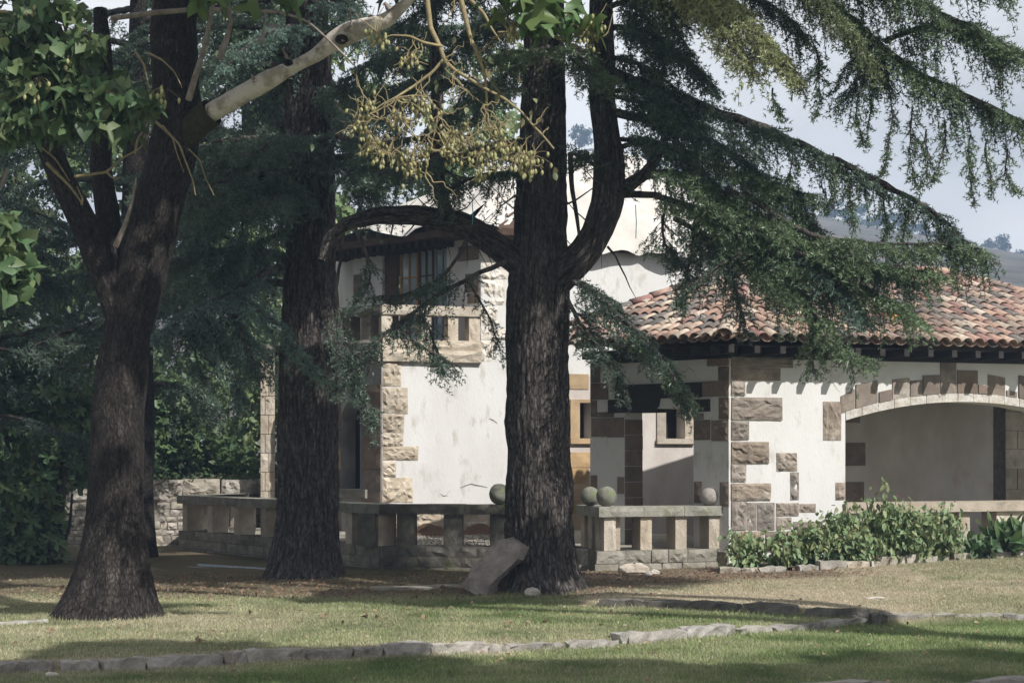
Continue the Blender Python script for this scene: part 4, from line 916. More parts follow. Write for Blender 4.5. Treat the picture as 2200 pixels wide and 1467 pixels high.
bark_obj('limb', lim(pp((965, 470, 21.6), (945, 410, 21.6), (935, 320, 21.7), (940, 200, 21.8), (930, 60, 21.9), (925, -100, 22)), .09, .05, 40, seg=20), m_barkT, gc)
bark_obj('limb', lim(pp((1306, 435, 21.7), (1340, 405, 21.7), (1385, 375, 21.6), (1405, 350, 21.5), (1450, 250, 21.4)), .10, .03, 30, seg=16), m_barkT, gc)
bark_obj('limb', lim(pp((1225, 330, 21.9), (1228, 400, 21.6), (1240, 470, 21.5), (1246, 520, 21.4)), .035, .02, 20, seg=8), m_barkT, gc)
B = lambda pts, *a, **k: cedar_branch(W, N, pp(*pts), *a, **k)
# right hand sweeping limbs
B([(1292,150,21.8),(1400,190,21.3),(1520,235,20.9),(1640,275,20.5),(1760,330,20.2),(1880,385,20),(2000,450,19.8),(2125,560,19.6)], .075, .01, tw=30, Lt=.75, hang=.45, start=.05, col=DKG)
B([(1180,-160,22),(1500,-120,21),(1700,-60,20.4),(1800,20,20.2),(1880,90,20),(1985,165,19.8),(2120,225,19.6),(2260,290,19.4)], .085, .012, tw=30, Lt=.95, hang=.5, start=.2, col=MID)
B([(1180,-240,22),(1600,-160,20.6),(1850,-60,20),(2000,20,19.6),(2150,90,19.4),(2300,170,19.2)], .08, .01, tw=30, Lt=.9, hang=.45, start=.3, col=MID)
B([(1300,-60,22),(1500,-40,19.5),(1580,20,18.8),(1650,90,18.5),(1710,165,18.3)], .04, .006, tw=46, Lt=.62, droop=.45, hang=.35, start=.35, col=YEL, k=6)
B([(1300,-60,22),(1480,-60,19.5),(1530,10,18.9),(1570,80,18.6),(1600,140,18.4)], .03, .006, tw=40, Lt=.55, droop=.45, hang=.3, start=.4, col=YEL, k=6)
B([(1300,-160,22),(1600,-120,20),(1750,-30,19.6),(1830,70,19.4),(1870,130,19.3)], .04, .006, tw=36, Lt=.6, droop=.5, hang=.4, start=.35, col=(.11,.135,.07))
B([(1295,60,21.8),(1370,60,21.3),(1450,110,20.9),(1530,180,20.6)], .04, .006, tw=36, Lt=.7, hang=.3, col=DKG)
B([(1180,60,22),(1240,110,21.3),(1260,150,20.9),(1310,170,20.6)], .03, .006, tw=36, Lt=.6, hang=.2, start=.3, col=MID)
B([(1180,100,21.8),(1140,110,21.2),(1100,115,20.7),(1060,130,20.4)], .03, .006, tw=36, Lt=.6, hang=.2, start=.2, col=MID)
B([(1298,240,21.8),(1420,260,21.4),(1520,300,21.1),(1600,350,20.8),(1680,420,20.5),(1760,500,20.3)], .06, .008, tw=30, Lt=.75, hang=.35, col=DKG)
B([(1385,378,21.6),(1450,370,21.2),(1520,400,20.9),(1600,450,20.5),(1680,500,20.2),(1760,530,20)], .05, .008, tw=40, Lt=.85, hang=.35, start=.1, col=MID)
B([(1310,420,21.7),(1380,415,21.4),(1450,430,21.2),(1540,470,20.8),(1620,540,20.4),(1680,590,20.2)], .045, .008, tw=36, Lt=.8, hang=.4, start=.25, col=MID)
B([(1560,410,20.8),(1620,430,20.4),(1720,500,20),(1850,525,19.8),(1980,522,19.6),(2100,532,19.5)], .04, .007, tw=44, Lt=.75, hang=.5, droop=.5, start=.08, col=MID)
B([(1580,480,20.6),(1680,560,20.2),(1780,590,20),(1870,620,19.8),(1940,665,19.6),(1975,690,19.5)], .035, .006, tw=46, Lt=.72, hang=.35, start=.05, col=MID)
B([(1600,540,20.5),(1660,590,20.1),(1720,640,19.8),(1770,700,19.6),(1800,750,19.5),(1868,772,19.4)], .03, .006, tw=42, Lt=.55, hang=.3, start=.05, col=MID)
B([(1640,560,20.4),(1700,600,20.1),(1750,660,19.9),(1752,740,19.8),(1745,800,19.7)], .02, .005, tw=40, Lt=.4, hang=.3, start=.05, col=MID)
B([(1560,500,20.8),(1640,520,20.4),(1740,545,20.1),(1850,570,19.9),(1960,610,19.7)], .03, .006, tw=40, Lt=.6, hang=.4, start=.05, col=BLUE)
B([(1640,540,20.3),(1560,560,20.2),(1500,600,20.2),(1465,640,20.2)], .02, .005, tw=34, Lt=.4, hang=.5, start=.1, col=DKG)
B([(1500,440,21),(1490,500,20.9),(1480,560,20.8),(1470,640,20.8)], .02, .005, tw=34, Lt=.45, hang=.4, start=.15, col=DKG)
B([(1430,425,21.2),(1420,480,21.1),(1425,530,21),(1460,560,21)], .02, .005, tw=40, Lt=.5, hang=.3, start=.3, col=DKG)
B([(1520,440,21),(1540,520,20.8),(1575,600,20.7),(1590,650,20.6),(1600,720,20.5)], .02, .005, tw=28, Lt=.4, hang=.4, start=.15, col=DKG)
for (x, y, Yk, l) in ((1880,110,20,190),(1905,150,19.9,220),(1845,200,20,110),(1960,230,19.8,170),(2030,260,19.7,130),(2085,290,19.6,150),(2120,300,19.5,120),(2165,320,19.5,90),(1990,280,19.7,120),(1760,120,20.2,130),(1790,330,20.1,120),(1830,370,20,130),(1700,310,20.3,110),(1900,400,20,130),(1955,430,19.9,110),(2010,470,19.8,90),(1745,90,20.3,70),(1660,190,18.5,60)):
    B([(x,y,Yk),(x+random.uniform(-12,12),y+l*.35,Yk-.05),(x+random.uniform(-22,22),y+l*.7,Yk-.1),(x+random.uniform(-30,30),y+l,Yk-.1)], .008, .003, tw=34, Lt=.20, droop=.5, hang=.5, start=.02, col=MID, tipk=1.4)
# drooping boughs right of the trunk
B([(1222,600,21.8),(1290,635,21.4),(1340,690,21.1),(1400,740,20.9),(1450,810,20.7),(1480,880,20.6)], .03, .006, tw=34, Lt=.5, hang=.45, start=.05, col=DKG)
B([(1218,640,21.8),(1250,700,21.5),(1290,750,21.2),(1330,800,21),(1350,850,20.9)], .025, .006, tw=34, Lt=.45, hang=.45, start=.05, col=DKG)
B([(1225,600,21.8),(1270,610,21.6),(1320,660,21.4),(1370,720,21.2)], .02, .006, tw=30, Lt=.4, hang=.45, start=.05, col=DKG)
B([(1340,700,21.1),(1400,760,20.9),(1430,800,20.8),(1500,870,20.6)], .015, .005, tw=30, Lt=.35, hang=.5, start=.05, col=MID)
# boughs left of the trunk, in front of the balcony
B([(1090,560,21.6),(1000,600,21.3),(930,640,21.1),(850,700,20.9),(780,760,20.7),(730,840,20.6)], .03, .006, tw=22, Lt=.48, hang=.4, start=.15, col=DKG)
B([(1010,500,21.6),(980,560,21.4),(950,600,21.3),(880,630,21.1),(800,640,21)], .022, .005, tw=22, Lt=.42, hang=.3, start=.3, col=DKG)
B([(1000,600,21.3),(1030,640,21.2),(1060,700,21.1),(1075,760,21)], .015, .005, tw=16, Lt=.35, hang=.4, start=.2, col=DKG)
B([(900,660,21),(930,720,20.9),(950,790,20.8)], .014, .005, tw=26, Lt=.4, hang=.5, start=.05, col=DKG)
B([(840,700,20.9),(900,740,20.8),(960,770,20.7),(985,800,20.7)], .014, .005, tw=26, Lt=.38, hang=.5, start=.05, col=DKG)
B([(760,480,21),(790,560,20.9),(800,620,20.8),(750,660,20.7)], .02, .005, tw=18, Lt=.35, hang=.3, start=.3, col=DKG)
B([(740,490,21),(720,640,20.8),(740,740,20.7),(770,830,20.7),(800,900,20.6)], .02, .005, tw=30, Lt=.5, hang=.4, start=.4, col=DKG)
# inner dark boughs, high left
for pts, cl in (([(1170,300,22),(1080,310,21.5),(990,330,21.1),(900,350,20.8),(800,380,20.5)], DKG), ([(1170,200,22),(1060,190,21.6),(960,170,21.2),(860,180,20.9),(760,220,20.6)], DKG),
    ([(1170,60,22),(1050,50,22.4),(930,70,22.8),(820,120,23)], DKG), ([(1170,-60,22),(1040,-40,21.4),(940,0,21),(850,60,20.7)], DKG), ([(940,150,21.8),(880,120,22),(800,130,22.2),(720,190,22.4)], DKG),
    ([(1160,380,22),(1080,370,21.8),(1010,380,21.5),(950,420,21.2)], DKG), ([(940,300,21.7),(860,300,21.5),(790,330,21.2),(740,390,21)], DKG),
    ([(1292,20,21.8),(1360,0,21.5),(1450,10,21.2),(1560,40,20.9)], DKG), ([(1296,200,21.8),(1350,190,21.5),(1420,210,21.2),(1500,270,20.9)], DKG), ([(1230,-120,22),(1350,-60,21.4),(1430,20,21),(1480,110,20.8)], MID),
    ([(1306,330,21.7),(1370,300,21.5),(1440,320,21.2),(1530,390,20.9)], DKG), ([(1290,100,21.8),(1240,60,21.4),(1200,40,21.2)], MID), ([(1306,380,21.7),(1260,340,21.5),(1235,330,21.4)], DKG)):
    B(pts, .035, .006, tw=30, Lt=.65, hang=.3, start=.12, col=cl)
for pts, cl in (([(1300,-100,22),(1360,-20,21.6),(1400,60,21.3),(1430,150,21.1)], MID), ([(1300,120,22),(1360,130,21.7),(1430,170,21.5),(1490,230,21.4)], DKG), ([(1300,-60,22),(1420,-80,21.4),(1540,-50,21),(1660,10,20.8),(1730,80,20.7)], DKG),
    ([(1300,300,22),(1400,300,22.2),(1520,340,22.3),(1640,400,22.4)], MID), ([(1300,200,22),(1400,230,22.4),(1500,260,22.6),(1620,330,22.8)], DKG), ([(1170,-100,22),(1080,-90,21.4),(1000,-50,21),(920,-10,20.8)], DKG), ([(1170,120,22),(1100,150,22.4),(1010,220,22.8),(930,270,23)], DKG),
    ([(1170,0,22),(1090,30,22.6),(1000,90,23),(880,180,23.2),(790,230,23.4)], DKG), ([(1180,-150,22),(1560,-180,20.6),(1760,-140,20),(1950,-90,19.6),(2150,-20,19.2)], MID), ([(1900,90,20),(1970,60,19.8),(2060,60,19.6),(2180,110,19.4)], MID), ([(1850,70,20.1),(1850,140,20),(1830,210,19.9)], DKG),
    ([(1560,380,21),(1600,370,20.7),(1680,400,20.4),(1760,430,20.2)], MID), ([(1480,380,21.2),(1560,430,20.8),(1650,470,20.5),(1720,490,20.3)], MID), ([(1450,470,21.2),(1500,500,20.9),(1580,560,20.6)], DKG), ([(1700,540,20),(1800,560,19.8),(1900,570,19.7),(2010,590,19.6)], MID), ([(1720,560,20),(1800,620,19.8),(1850,680,19.7)], BLUE)):
    B(pts, .03, .006, tw=38, Lt=.7, hang=.38, start=.08, col=cl)
# bare dead twigs
for k in range(34):
    s = random.choice([(1020, 490), (960, 470), (900, 462), (840, 465), (1306, 400), (1290, 500), (1150, 470), (1200, 440), (940, 350), (1120, 420), (1170, 330)]); x, y = s[0]+random.uniform(-15, 15), s[1]
    dx, dy = random.uniform(-110, 110), random.uniform(-110, 130); B([(x, y, 21.6), (x+dx*.5, y+dy*.35, 21.4), (x+dx, y+dy, 21.2)], .012, .002, leafy=False, seg=4)
B([(1305,530,21.6),(1330,570,21.5),(1350,600,21.4),(1366,640,21.4)], .016, .003, leafy=False, seg=5)
# high crown above the picture
for k in range(16):
    a = RNG.uniform(0, 2*PI); z = RNG.uniform(8.2, 15.5); l = 4.6*(1-(z-8)/11); c0 = np.array((.4, 22, z)); d = np.array((math.cos(a), math.sin(a), 0))
    cedar_branch(W, N, [c0, c0+d*l*.4+(0, 0, .1), c0+d*l*.75+(0, 0, -.15), c0+d*l+(0, 0, -.7)], .07, .008, tw=11, Lt=.9, hang=.3, start=.15, col=DKG, dens=.55, k=4, size=1.6)
for k in range(9):
    a = math.radians(RNG.uniform(-45, 2)); z = RNG.uniform(8.3, 9.6); l = RNG.uniform(4.2, 5.4); c0 = np.array((.4, 22, z)); d = np.array((math.cos(a), math.sin(a), 0))
    cedar_branch(W, N, [c0, c0+d*l*.4+(0, 0, .1), c0+d*l*.75+(0, 0, -.05), c0+d*l+(0, 0, -.3)], .07, .008, tw=14, Lt=.9, hang=.05, start=.3, col=DKG, dens=.5, k=4, size=1.9)
finish_tree(gc, None, W, N)

# second cedar
c2 = thing('cedar_tree', (*P(652, 1250, 24.4)[:2], 0), 'straight dark cedar left of the balcony with its foot before the left balustrade', 'tree')
Y2 = 24.4
tp = [P(655, 1262, Y2)-np.array((0, 0, .1)), P(655, 1225, Y2), P(657, 1160, Y2), P(660, 1050, Y2), P(661, 900, Y2), P(664, 700, Y2), P(668, 500, Y2), P(665, 250, Y2), P(660, 0, Y2), P(655, -500, Y2), P(655, -1100, Y2)]
rr = [.50, .47, .44, .42, .42, .39, .36, .34, .30, .2, .06]
pz = spline([(*a, b) for a, b in zip(tp, rr)], 180)
W, N = TM(), TM()
def radial(W, N, x, y, zs, lf, n, col, az=None, tw=16, Lt=.8, k=5, size=1.25, dens=.7, hang=.25, tilt=-.1, r=.06):
    for i in range(n):
        z = RNG.uniform(*zs); a = RNG.uniform(*(az or (0, 2*PI))); l = lf(z)*RNG.uniform(.7, 1.1); d = np.array((math.cos(a), math.sin(a), 0)); c0 = np.array((x, y, z))
        cedar_branch(W, N, [c0, c0+d*l*.35+(0, 0, .12*l*.3), c0+d*l*.7+(0, 0, tilt*l*.4), c0+d*l+(0, 0, tilt*l*1.4)], r, .007, tw=tw, Lt=Lt, hang=hang, start=.12, col=col, k=k, size=size, dens=dens)
radial(W, N, -2.95, Y2, (4.2, 8.6), lambda z: 3.4, 24, DKG, az=(PI*.55, PI*1.5), tw=16)
radial(W, N, -2.95, Y2, (5.8, 8.8), lambda z: 3.0, 8, DKG, az=(-PI*.5, PI*.5), tw=14)
radial(W, N, -2.95, Y2, (8.8, 14), lambda z: 4.2*(1-(z-8)/9), 10, DKG, tw=8, size=1.7, dens=.5)
def B2(pts, *a, **k): cedar_branch(W, N, pp(*pts), *a, **k)
B2([(640,560,24.3),(560,590,23.6),(500,630,23),(440,655,22.6),(380,690,22.3),(335,720,22.2)], .05, .007, tw=44, Lt=.6, hang=.3, start=.3, col=(.09,.135,.115))
B2([(500,630,23),(540,660,22.6),(580,690,22.3),(620,730,22.1),(670,790,22),(700,812,21.9)], .025, .006, tw=56, Lt=.42, hang=.3, start=.02, col=(.095,.145,.115))
B2([(480,640,22.8),(500,690,22.6),(530,740,22.4),(560,800,22.3)], .02, .006, tw=46, Lt=.5, hang=.35, start=.05, col=BLUE)
B2([(440,655,22.7),(450,700,22.5),(480,770,22.4),(520,850,22.4)], .02, .006, tw=40, Lt=.5, hang=.35, start=.05, col=BLUE)
B2([(430,660,22.7),(410,710,22.5),(420,760,22.4),(440,830,22.4)], .02, .006, tw=34, Lt=.5, hang=.35, start=.05, col=DKG)
B2([(640,380,24.3),(560,420,23.7),(490,450,23.3),(440,490,23),(400,560,22.8)], .05, .007, tw=34, Lt=.75, hang=.3, start=.1, col=BLUE)
B2([(640,300,24.3),(560,320,23.8),(480,330,23.3),(420,370,23)], .05, .007, tw=34, Lt=.75, hang=.3, start=.1, col=DKG)
B2([(660,330,24.2),(740,360,23.6),(790,400,23.3),(800,450,23.1)], .04, .007, tw=34, Lt=.7, hang=.3, start=.1, col=DKG)
B2([(660,200,24.2),(740,190,23.8),(800,220,23.4),(850,290,23.2)], .04, .007, tw=30, Lt=.7, hang=.3, start=.1, col=DKG)
B2([(660,60,24.2),(600,60,23.5),(540,90,23),(480,150,22.7)], .04, .007, tw=34, Lt=.7, hang=.2, start=.1, col=BLUE)
B2([(660,0,24.2),(740,20,23.6),(800,50,23.3),(830,120,23.1)], .04, .007, tw=30, Lt=.7, hang=.2, start=.1, col=BLUE)
B2([(640,480,24.3),(580,510,23.9),(520,540,23.6),(460,600,23.4)], .04, .007, tw=34, Lt=.65, hang=.3, start=.1, col=BLUE)
B2([(660,420,24.2),(600,400,23.6),(560,400,23.3),(600,440,23)], .04, .007, tw=34, Lt=.65, hang=.3, start=.1, col=BLUE)
finish_tree(c2, (*tube(pz[:, :3], pz[:, 3], 104, flare=.80, rough=.07, fur=.06, seed=4), tube.bk), W, N)

# third cedar behind, far left background
c3 = thing('cedar_tree', (-6.4, 29, 0), 'dark cedar in the background between the leaning tree and the second trunk', 'tree')
W, N = TM(), TM(); radial(W, N, -6.4, 29, (2.9, 10.5), lambda z: 3.6, 32, DKG, tw=13, k=5, size=1.45, Lt=.9)
s = spline([(-6.4, 29, -.1, .34), (-6.4, 29, 5, .28), (-6.3, 29, 13, .05)], 40)
finish_tree(c3, (*tube(s[:, :3], s[:, 3], 20, flare=.4, rough=.1), tube.bk), W, N, bark=m_bark_d)
c4 = thing('cedar_tree', (-9.8, 25.5, 0), 'dark drooping cedar at the far left edge behind the leafy boughs', 'tree')
W, N = TM(), TM(); radial(W, N, -9.8, 25.5, (2.2, 8.6), lambda z: 4.0, 24, (.04, .064, .048), tw=13, k=5, size=1.4, Lt=.9, az=(-PI*.6, PI*.6))
s = spline([(-9.8, 25.5, -.1, .34), (-9.8, 25.5, 5, .28), (-9.8, 25.5, 12, .05)], 40)
finish_tree(c4, (*tube(s[:, :3], s[:, 3], 20, flare=.4, rough=.1), tube.bk), W, N, bark=m_bark_d)

# leaning broadleaf tree in front at left
lt = thing('foxglove_tree', (*P(225, 1345, 18.7)[:2], 0), 'leaning thick broadleaf tree at left with a broken pale limb and a forked top', 'tree')
YL = 18.7
tp = [P(232, 1352, YL)-np.array((0, 0, .1)), P(235, 1300, YL), P(240, 1230, YL), P(248, 1100, YL), P(256, 900, YL), P(270, 720, YL), P(300, 600, YL), P(330, 480, YL), P(360, 360, YL), P(382, 260, YL), P(378, 160, YL), P(372, 60, YL), P(380, -60, YL), P(400, -400, YL), P(420, -800, YL)]
rr = [.40, .37, .345, .31, .285, .27, .27, .27, .26, .27, .25, .24, .22, .16, .08]
pz = spline([(*a, b) for a, b in zip(tp, rr)], 170)
finish_tree(lt, (*tube(pz[:, :3], pz[:, 3], 96, flare=1.15, flh=.42, rough=.09, fur=.022, seed=9), tube.bk), None, None, bark=m_bark_p)
bark_obj('limb', lim(pp((262, 700, 18.7), (228, 600, 18.6), (190, 500, 18.6), (140, 400, 18.5), (90, 280, 18.4), (60, 150, 18.4), (40, -50, 18.4)), .16, .09, 50, .02, 30), m_bark_pT, lt)
bark_obj('limb', lim(pp((225, 600, 18.6), (235, 480, 18.8), (215, 360, 19), (225, 200, 19.1), (215, 20, 19.2)), .14, .08, 40, .02, 20), m_bark_dT, lt)
bark_obj('limb', lim(pp((372, 320, 18.7), (410, 275, 18.6), (455, 240, 18.5)), .17, .145, 16, .05, 20), m_stub, lt)
V, F = tube(spline(pp((452, 243, 18.5), (520, 205, 18.4), (600, 160, 18.3), (680, 118, 18.2), (712, 92, 18.2), (760, 66, 18.1), (830, 45, 18), (890, -10, 17.9)), 60), np.interp(np.linspace(0, 1, 60), [0, .55, .68, .8, 1], [.092, .085, .10, .07, .045]), 26, rough=.3, fur=.05); obj('dead_limb', V, F, m_dead, lt, True)
W, N = TM(), TM(); Lf = TM()
for (x, y, r_) in ((620, 135, .05), (735, 85, .07), (800, 40, .045)):  # knots
    c = P(x, y+3, 18.05); th = np.linspace(0, 2*PI, 12, endpoint=False); V = np.array([c+np.array((math.cos(a)*r_, -.06 if i else -.0, math.sin(a)*r_*.8)) for i, a in enumerate(th)]); V = np.concatenate([[c+np.array((0, .03, 0))], V]); obj('knot', V, [(0, 1+i, 1+(i+1) % 12) for i in range(12)], m_bark_d, lt)
def twig(pts, r, mat_tm, seg=6): s = spline(pp(*pts), max(8, len(pts)*7)); V, F = tube(s, np.linspace(r, r*.35, len(s)), seg, rough=.2); mat_tm.add(V, F)
TW_ = TM(); PT = TM()
for pts, r in (([(405,215,18.3),(418,170,18.2),(440,100,18.2),(460,0,18.1),(465,-50,18.1)], .035), ([(240,40,18),(330,28,17.8),(430,20,17.7),(520,22,17.6),(600,26,17.5),(660,45,17.4),(710,90,17.4),(760,140,17.4)], .03),
   ([(618,128,18.1),(610,112,18.05),(606,104,18)], .022), ([(545,170,18.2),(540,160,18.2)], .02), ([(838,22,17.9),(826,6,17.9)], .035), ([(740,66,17.9),(755,55,17.8),(752,20,17.8)], .02), ([(470,128,17.8),(485,90,17.8),(497,50,17.8),(490,10,17.8)], .04), ([(560,95,17.8),(568,60,17.8),(572,20,17.8)], .02), ([(248,530,18.2),(270,480,18.2),(285,430,18.2),(293,380,18.2)], .03)): twig(pts, r, TW_)
for pts, r in (([(100,350,17),(150,400,17),(165,420,17),(178,440,17)], .02), ([(50,290,17),(90,318,17),(118,340,17),(150,390,17)], .015), ([(160,380,17),(230,370,17),(262,340,17),(300,320,17),(320,290,17)], .017), ([(228,368,17),(240,382,17),(262,382,17)], .012), ([(290,330,17),(295,300,17),(320,260,17),(318,230,17)], .014),
   ([(326,255,17.2),(355,280,17.1),(385,310,17),(400,350,17),(415,390,17),(420,420,17)], .015), ([(350,270,17.1),(372,300,17),(380,330,17),(395,370,17)], .01), ([(290,110,17.5),(310,140,17.4),(318,180,17.3),(330,210,17.2)], .015),
   ([(320,115,17.6),(350,130,17.4),(375,155,17.3),(392,190,17.2)], .012), ([(405,320,17.1),(430,345,17),(440,380,17),(460,420,17)], .008), ([(175,440,17),(178,428,17),(165,400,17)], .012)): twig(pts, r, PT)
obj('bare_branches', np.concatenate(TW_.V), np.concatenate(TW_.F), M('grey_brown_twig', (.30, .26, .23), (.16, .13, .11), 12, .9), lt, True)
# leafy bough, upper left
cl = []
for (x, y, rx, ry, c_) in ((60, 60, 60, 40, 10), (130, 130, 70, 60, 14), (60, 180, 60, 60, 10), (190, 90, 30, 50, 6), (170, 190, 60, 50, 10), (240, 220, 60, 50, 12), (300, 215, 40, 35, 8), (20, 130, 30, 60, 6), (90, 250, 80, 40, 8), (10, 260, 30, 50, 6), (20, 500, 40, 50, 7), (35, 570, 40, 50, 7), (20, 620, 30, 30, 4), (220, 260, 50, 30, 7), (120, 20, 70, 20, 5)):
    p = P(x, y, 15); s = 15/FPX; cl.append((*p, rx*s, .35, ry*s))
C = clump_pts(cl, 1150); leaves(Lf, C[:560], 'heart', .14, np.array((0, 0, -.8)), (.095, .15, .055), .4, .6); leaves(Lf, C[560:], 'lobed', .155, np.array((0, 0, -.8)), (.10, .165, .06), .4, .6)
C = clump_pts([(*P(x, y, 16.5), .45, .5, .35) for x, y in ((70, 120), (150, 200), (240, 240), (60, 250), (10, 60), (0, 540))], 260); leaves(Lf, C, 'lobed', .18, np.array((0, 0, -.8)), (.045, .085, .03), .3)
for pts in ([(-40,60,15.2),(40,90,15.1),(130,130,15),(200,190,15),(300,215,15)], [(-40,200,15.2),(40,210,15.1),(130,230,15),(230,250,15)], [(-60,20,15.2),(60,30,15.1),(150,60,15),(190,90,15)], [(-60,480,15),(0,520,15),(40,580,15)]): twig(pts, .016, PT)
# canopy above the frame shading the left
C = clump_pts([(-4.5+RNG.uniform(-3, 3.5), 17+RNG.uniform(-3.5, 3.5), RNG.uniform(6.9, 9.2), 1.1, 1.1, .6) for _ in range(16)], 3200); C = C[C[:, 2] > 6.45]; leaves(Lf, C, 'lobed', .27, np.array((0, 0, -.5)), (.07, .12, .04), .3)
# leaves at top centre
C = clump_pts([(*P(x, y, 15.5), .22, .25, .16) for x, y in ((1110, 5), (1160, 25), (1210, 10), (1245, 30), (1140, 50), (590, -12), (460, -10), (1080, 0))], 64); leaves(Lf, C, 'lobed', .24, np.array((0, 0, -.9)), (.10, .17, .045), .3)
Lf.obj('leaves', m_leaf, lt)
# hanging branchlets with seed capsules
def jag(x0, y0, x1, y1, Y, n=7, a=7): return [(x0+(x1-x0)*i/n+random.uniform(-a, a)*(0 < i < n), y0+(y1-y0)*i/n+random.uniform(-a, a)*(0 < i < n), Y) for i in range(n+1)]
mains = [[(915,-20,15.8),(925,60,15.8),(945,100,15.7),(955,130,15.7),(975,150,15.7),(1000,165,15.7),(1040,190,15.6),(1080,210,15.6),(1120,240,15.6),(1145,270,15.6),(1165,290,15.6),(1190,320,15.6)],
  [(985,-20,15.9),(1000,40,15.9),(1010,80,15.9),(1025,115,15.8),(1042,160,15.8),(1045,200,15.8),(1048,260,15.7),(1060,300,15.7)], [(955,125,15.7),(930,155,15.7),(890,185,15.7),(850,210,15.6),(820,225,15.6),(795,245,15.6),(770,265,15.6)],
  [(1010,0,16),(1040,30,16),(1055,60,16),(1075,90,16)], [(1070,70,15.9),(1120,68,15.8),(1180,75,15.8),(1230,90,15.7),(1275,88,15.7),(1305,75,15.7),(1318,25,15.7)], [(1180,75,15.8),(1230,100,15.7),(1290,115,15.7)],
  [(950,100,15.7),(910,92,15.6),(880,78,15.6),(840,76,15.6),(820,85,15.6)], [(970,160,15.7),(1000,195,15.7),(1040,225,15.7)], [(855,212,15.6),(870,250,15.6),(890,290,15.6)], [(940,250,15.6),(935,280,15.6),(925,320,15.6),(915,370,15.6)]]
for i, m_ in enumerate(mains): twig(m_, (.026, .024, .016, .02, .011, .009, .015, .011, .009, .009)[i], PT)
cen = [(775, 280, 26), (800, 320, 22), (830, 345, 26), (860, 270, 22), (905, 240, 32), (885, 140, 14), (895, 350, 30), (880, 375, 16), (975, 310, 26), (1000, 330, 26), (1040, 350, 24), (1035, 375, 10), (1080, 325, 20), (1110, 355, 24), (1140, 360, 24), (1105, 80, 14), (1270, 85, 16), (815, 100, 18), (1065, 290, 12), (790, 240, 14), (965, 340, 10), (70, 45, 7), (85, 195, 8), (75, 215, 6), (350, 215, 8), (150, 150, 5)]
cv = []; 
for j, (z, rr_) in enumerate(((0, .006), (.012, .013), (.026, .013), (.036, .008))): cv += [(math.cos(a)*rr_, math.sin(a)*rr_, -z) for a in np.linspace(0, 2*PI, 6, endpoint=False)]
cv.append((0, 0, -.05)); cf = []
for j in range(3):
    for i in range(6): a, b_ = j*6+i, j*6+(i+1) % 6; cf += [(a, b_, b_+6), (a, b_+6, a+6)]
cf += [(18+i, 18+(i+1) % 6, 24) for i in range(6)]; cv = np.array(cv)*1.12; cf = np.array(cf)
me_cap = mesh('seed_capsule', cv, cf, m_capsule, True); ncap = 0; XC = TM()
for k, (x, y, n_) in enumerate(cen):
    Yk = 15.6 if x > 700 else 14.8; s = Yk/FPX; c = P(x, y-14, Yk); sp = (10+n_*.55)*s
    for i in range(int(n_*1.25)):
        q_ = c+np.array((RNG.normal()*sp*.75, RNG.normal()*.07, RNG.normal()*sp*.7)); ncap += 1
        e3 = (RNG.normal()*.35, RNG.normal()*.35, RNG.uniform(0, 6))
        if ncap <= 290: rep(None, me_cap, 'seed_capsule', lt, q_-LOC[lt], e3)
        else: XC.add(cv+q_, cf)
        st_ = c+(q_-c)*.25+np.array((0, 0, .05)); V, F = tube(np.array([st_, (st_+q_)/2+(0, 0, .012), q_]), [.003, .0025, .002], 3); PT.add(V, F)
    if x > 700:
        for i in range(7): x2, y2 = x+random.uniform(-55, 55), y+random.uniform(-90, 20); twig(jag(x+random.uniform(-15, 15), y-12, x2, y2, Yk, 5, 6), .0075, PT, 4)
XC.obj('seed_capsules', m_capsule, lt, True)['kind'] = 'stuff'
for i in range(46):
    b_ = random.choice(mains[:3]+mains[7:]); q_ = random.choice(b_); twig(jag(q_[0], q_[1], q_[0]+random.uniform(-75, 75), q_[1]+random.uniform(-45, 75), q_[2]-.1, 6, 7), .008, PT, 4)
PT.obj('twigs', m_twig, lt, True)['kind'] = 'stuff'
dl = TM(); C = np.array([P(random.gauss(960, 110), random.gauss(230, 80), 15.55) for _ in range(46)]); leaves(dl, C, 'oval', .10, np.array((0, 0, -1.2)), (.20, .20, .09), .5); dl.obj('withered_leaves', m_leaf, lt)

# fig tree
def broad_tree(name, loc, label, cat, clumps, n, kind, size, col, trunk=None, bark=m_bark_d, flat=.5, group=None, D=(0, 0, -.4), mat=m_leaf):
    t = thing(name, loc, label, cat, group); T_ = TM(); leaves(T_, clump_pts(clumps, n), kind, size, np.array(D), col, .35, flat); T_.obj('foliage', mat, t)
    if trunk:
        w = TM()
        for pts, r0, r1 in trunk: s = spline(pts, 16); V, F = tube(s, np.linspace(r0, r1, 16), 9, rough=.25); w.add(V, F)
        w.obj('trunk', bark, t, True)
    return t
Yf = 27.5; s = Yf/FPX
fc = [(*P(x, y, Yf+dz), rx*s, .5, ry*s) for x, y, rx, ry, dz in ((30, 980, 90, 70, 0), (60, 1060, 80, 60, 0), (110, 940, 80, 60, .3), (40, 880, 90, 60, .5), (150, 880, 60, 70, .5), (60, 1130, 70, 50, 0), (20, 1180, 60, 40, -.2), (100, 1150, 50, 60, 0), (180, 940, 40, 50, .8), (160, 1010, 40, 40, .6), (130, 800, 60, 60, 1), (40, 780, 80, 70, 1.2), (120, 720, 50, 50, 1.4), (-60, 1000, 60, 160, 0))]
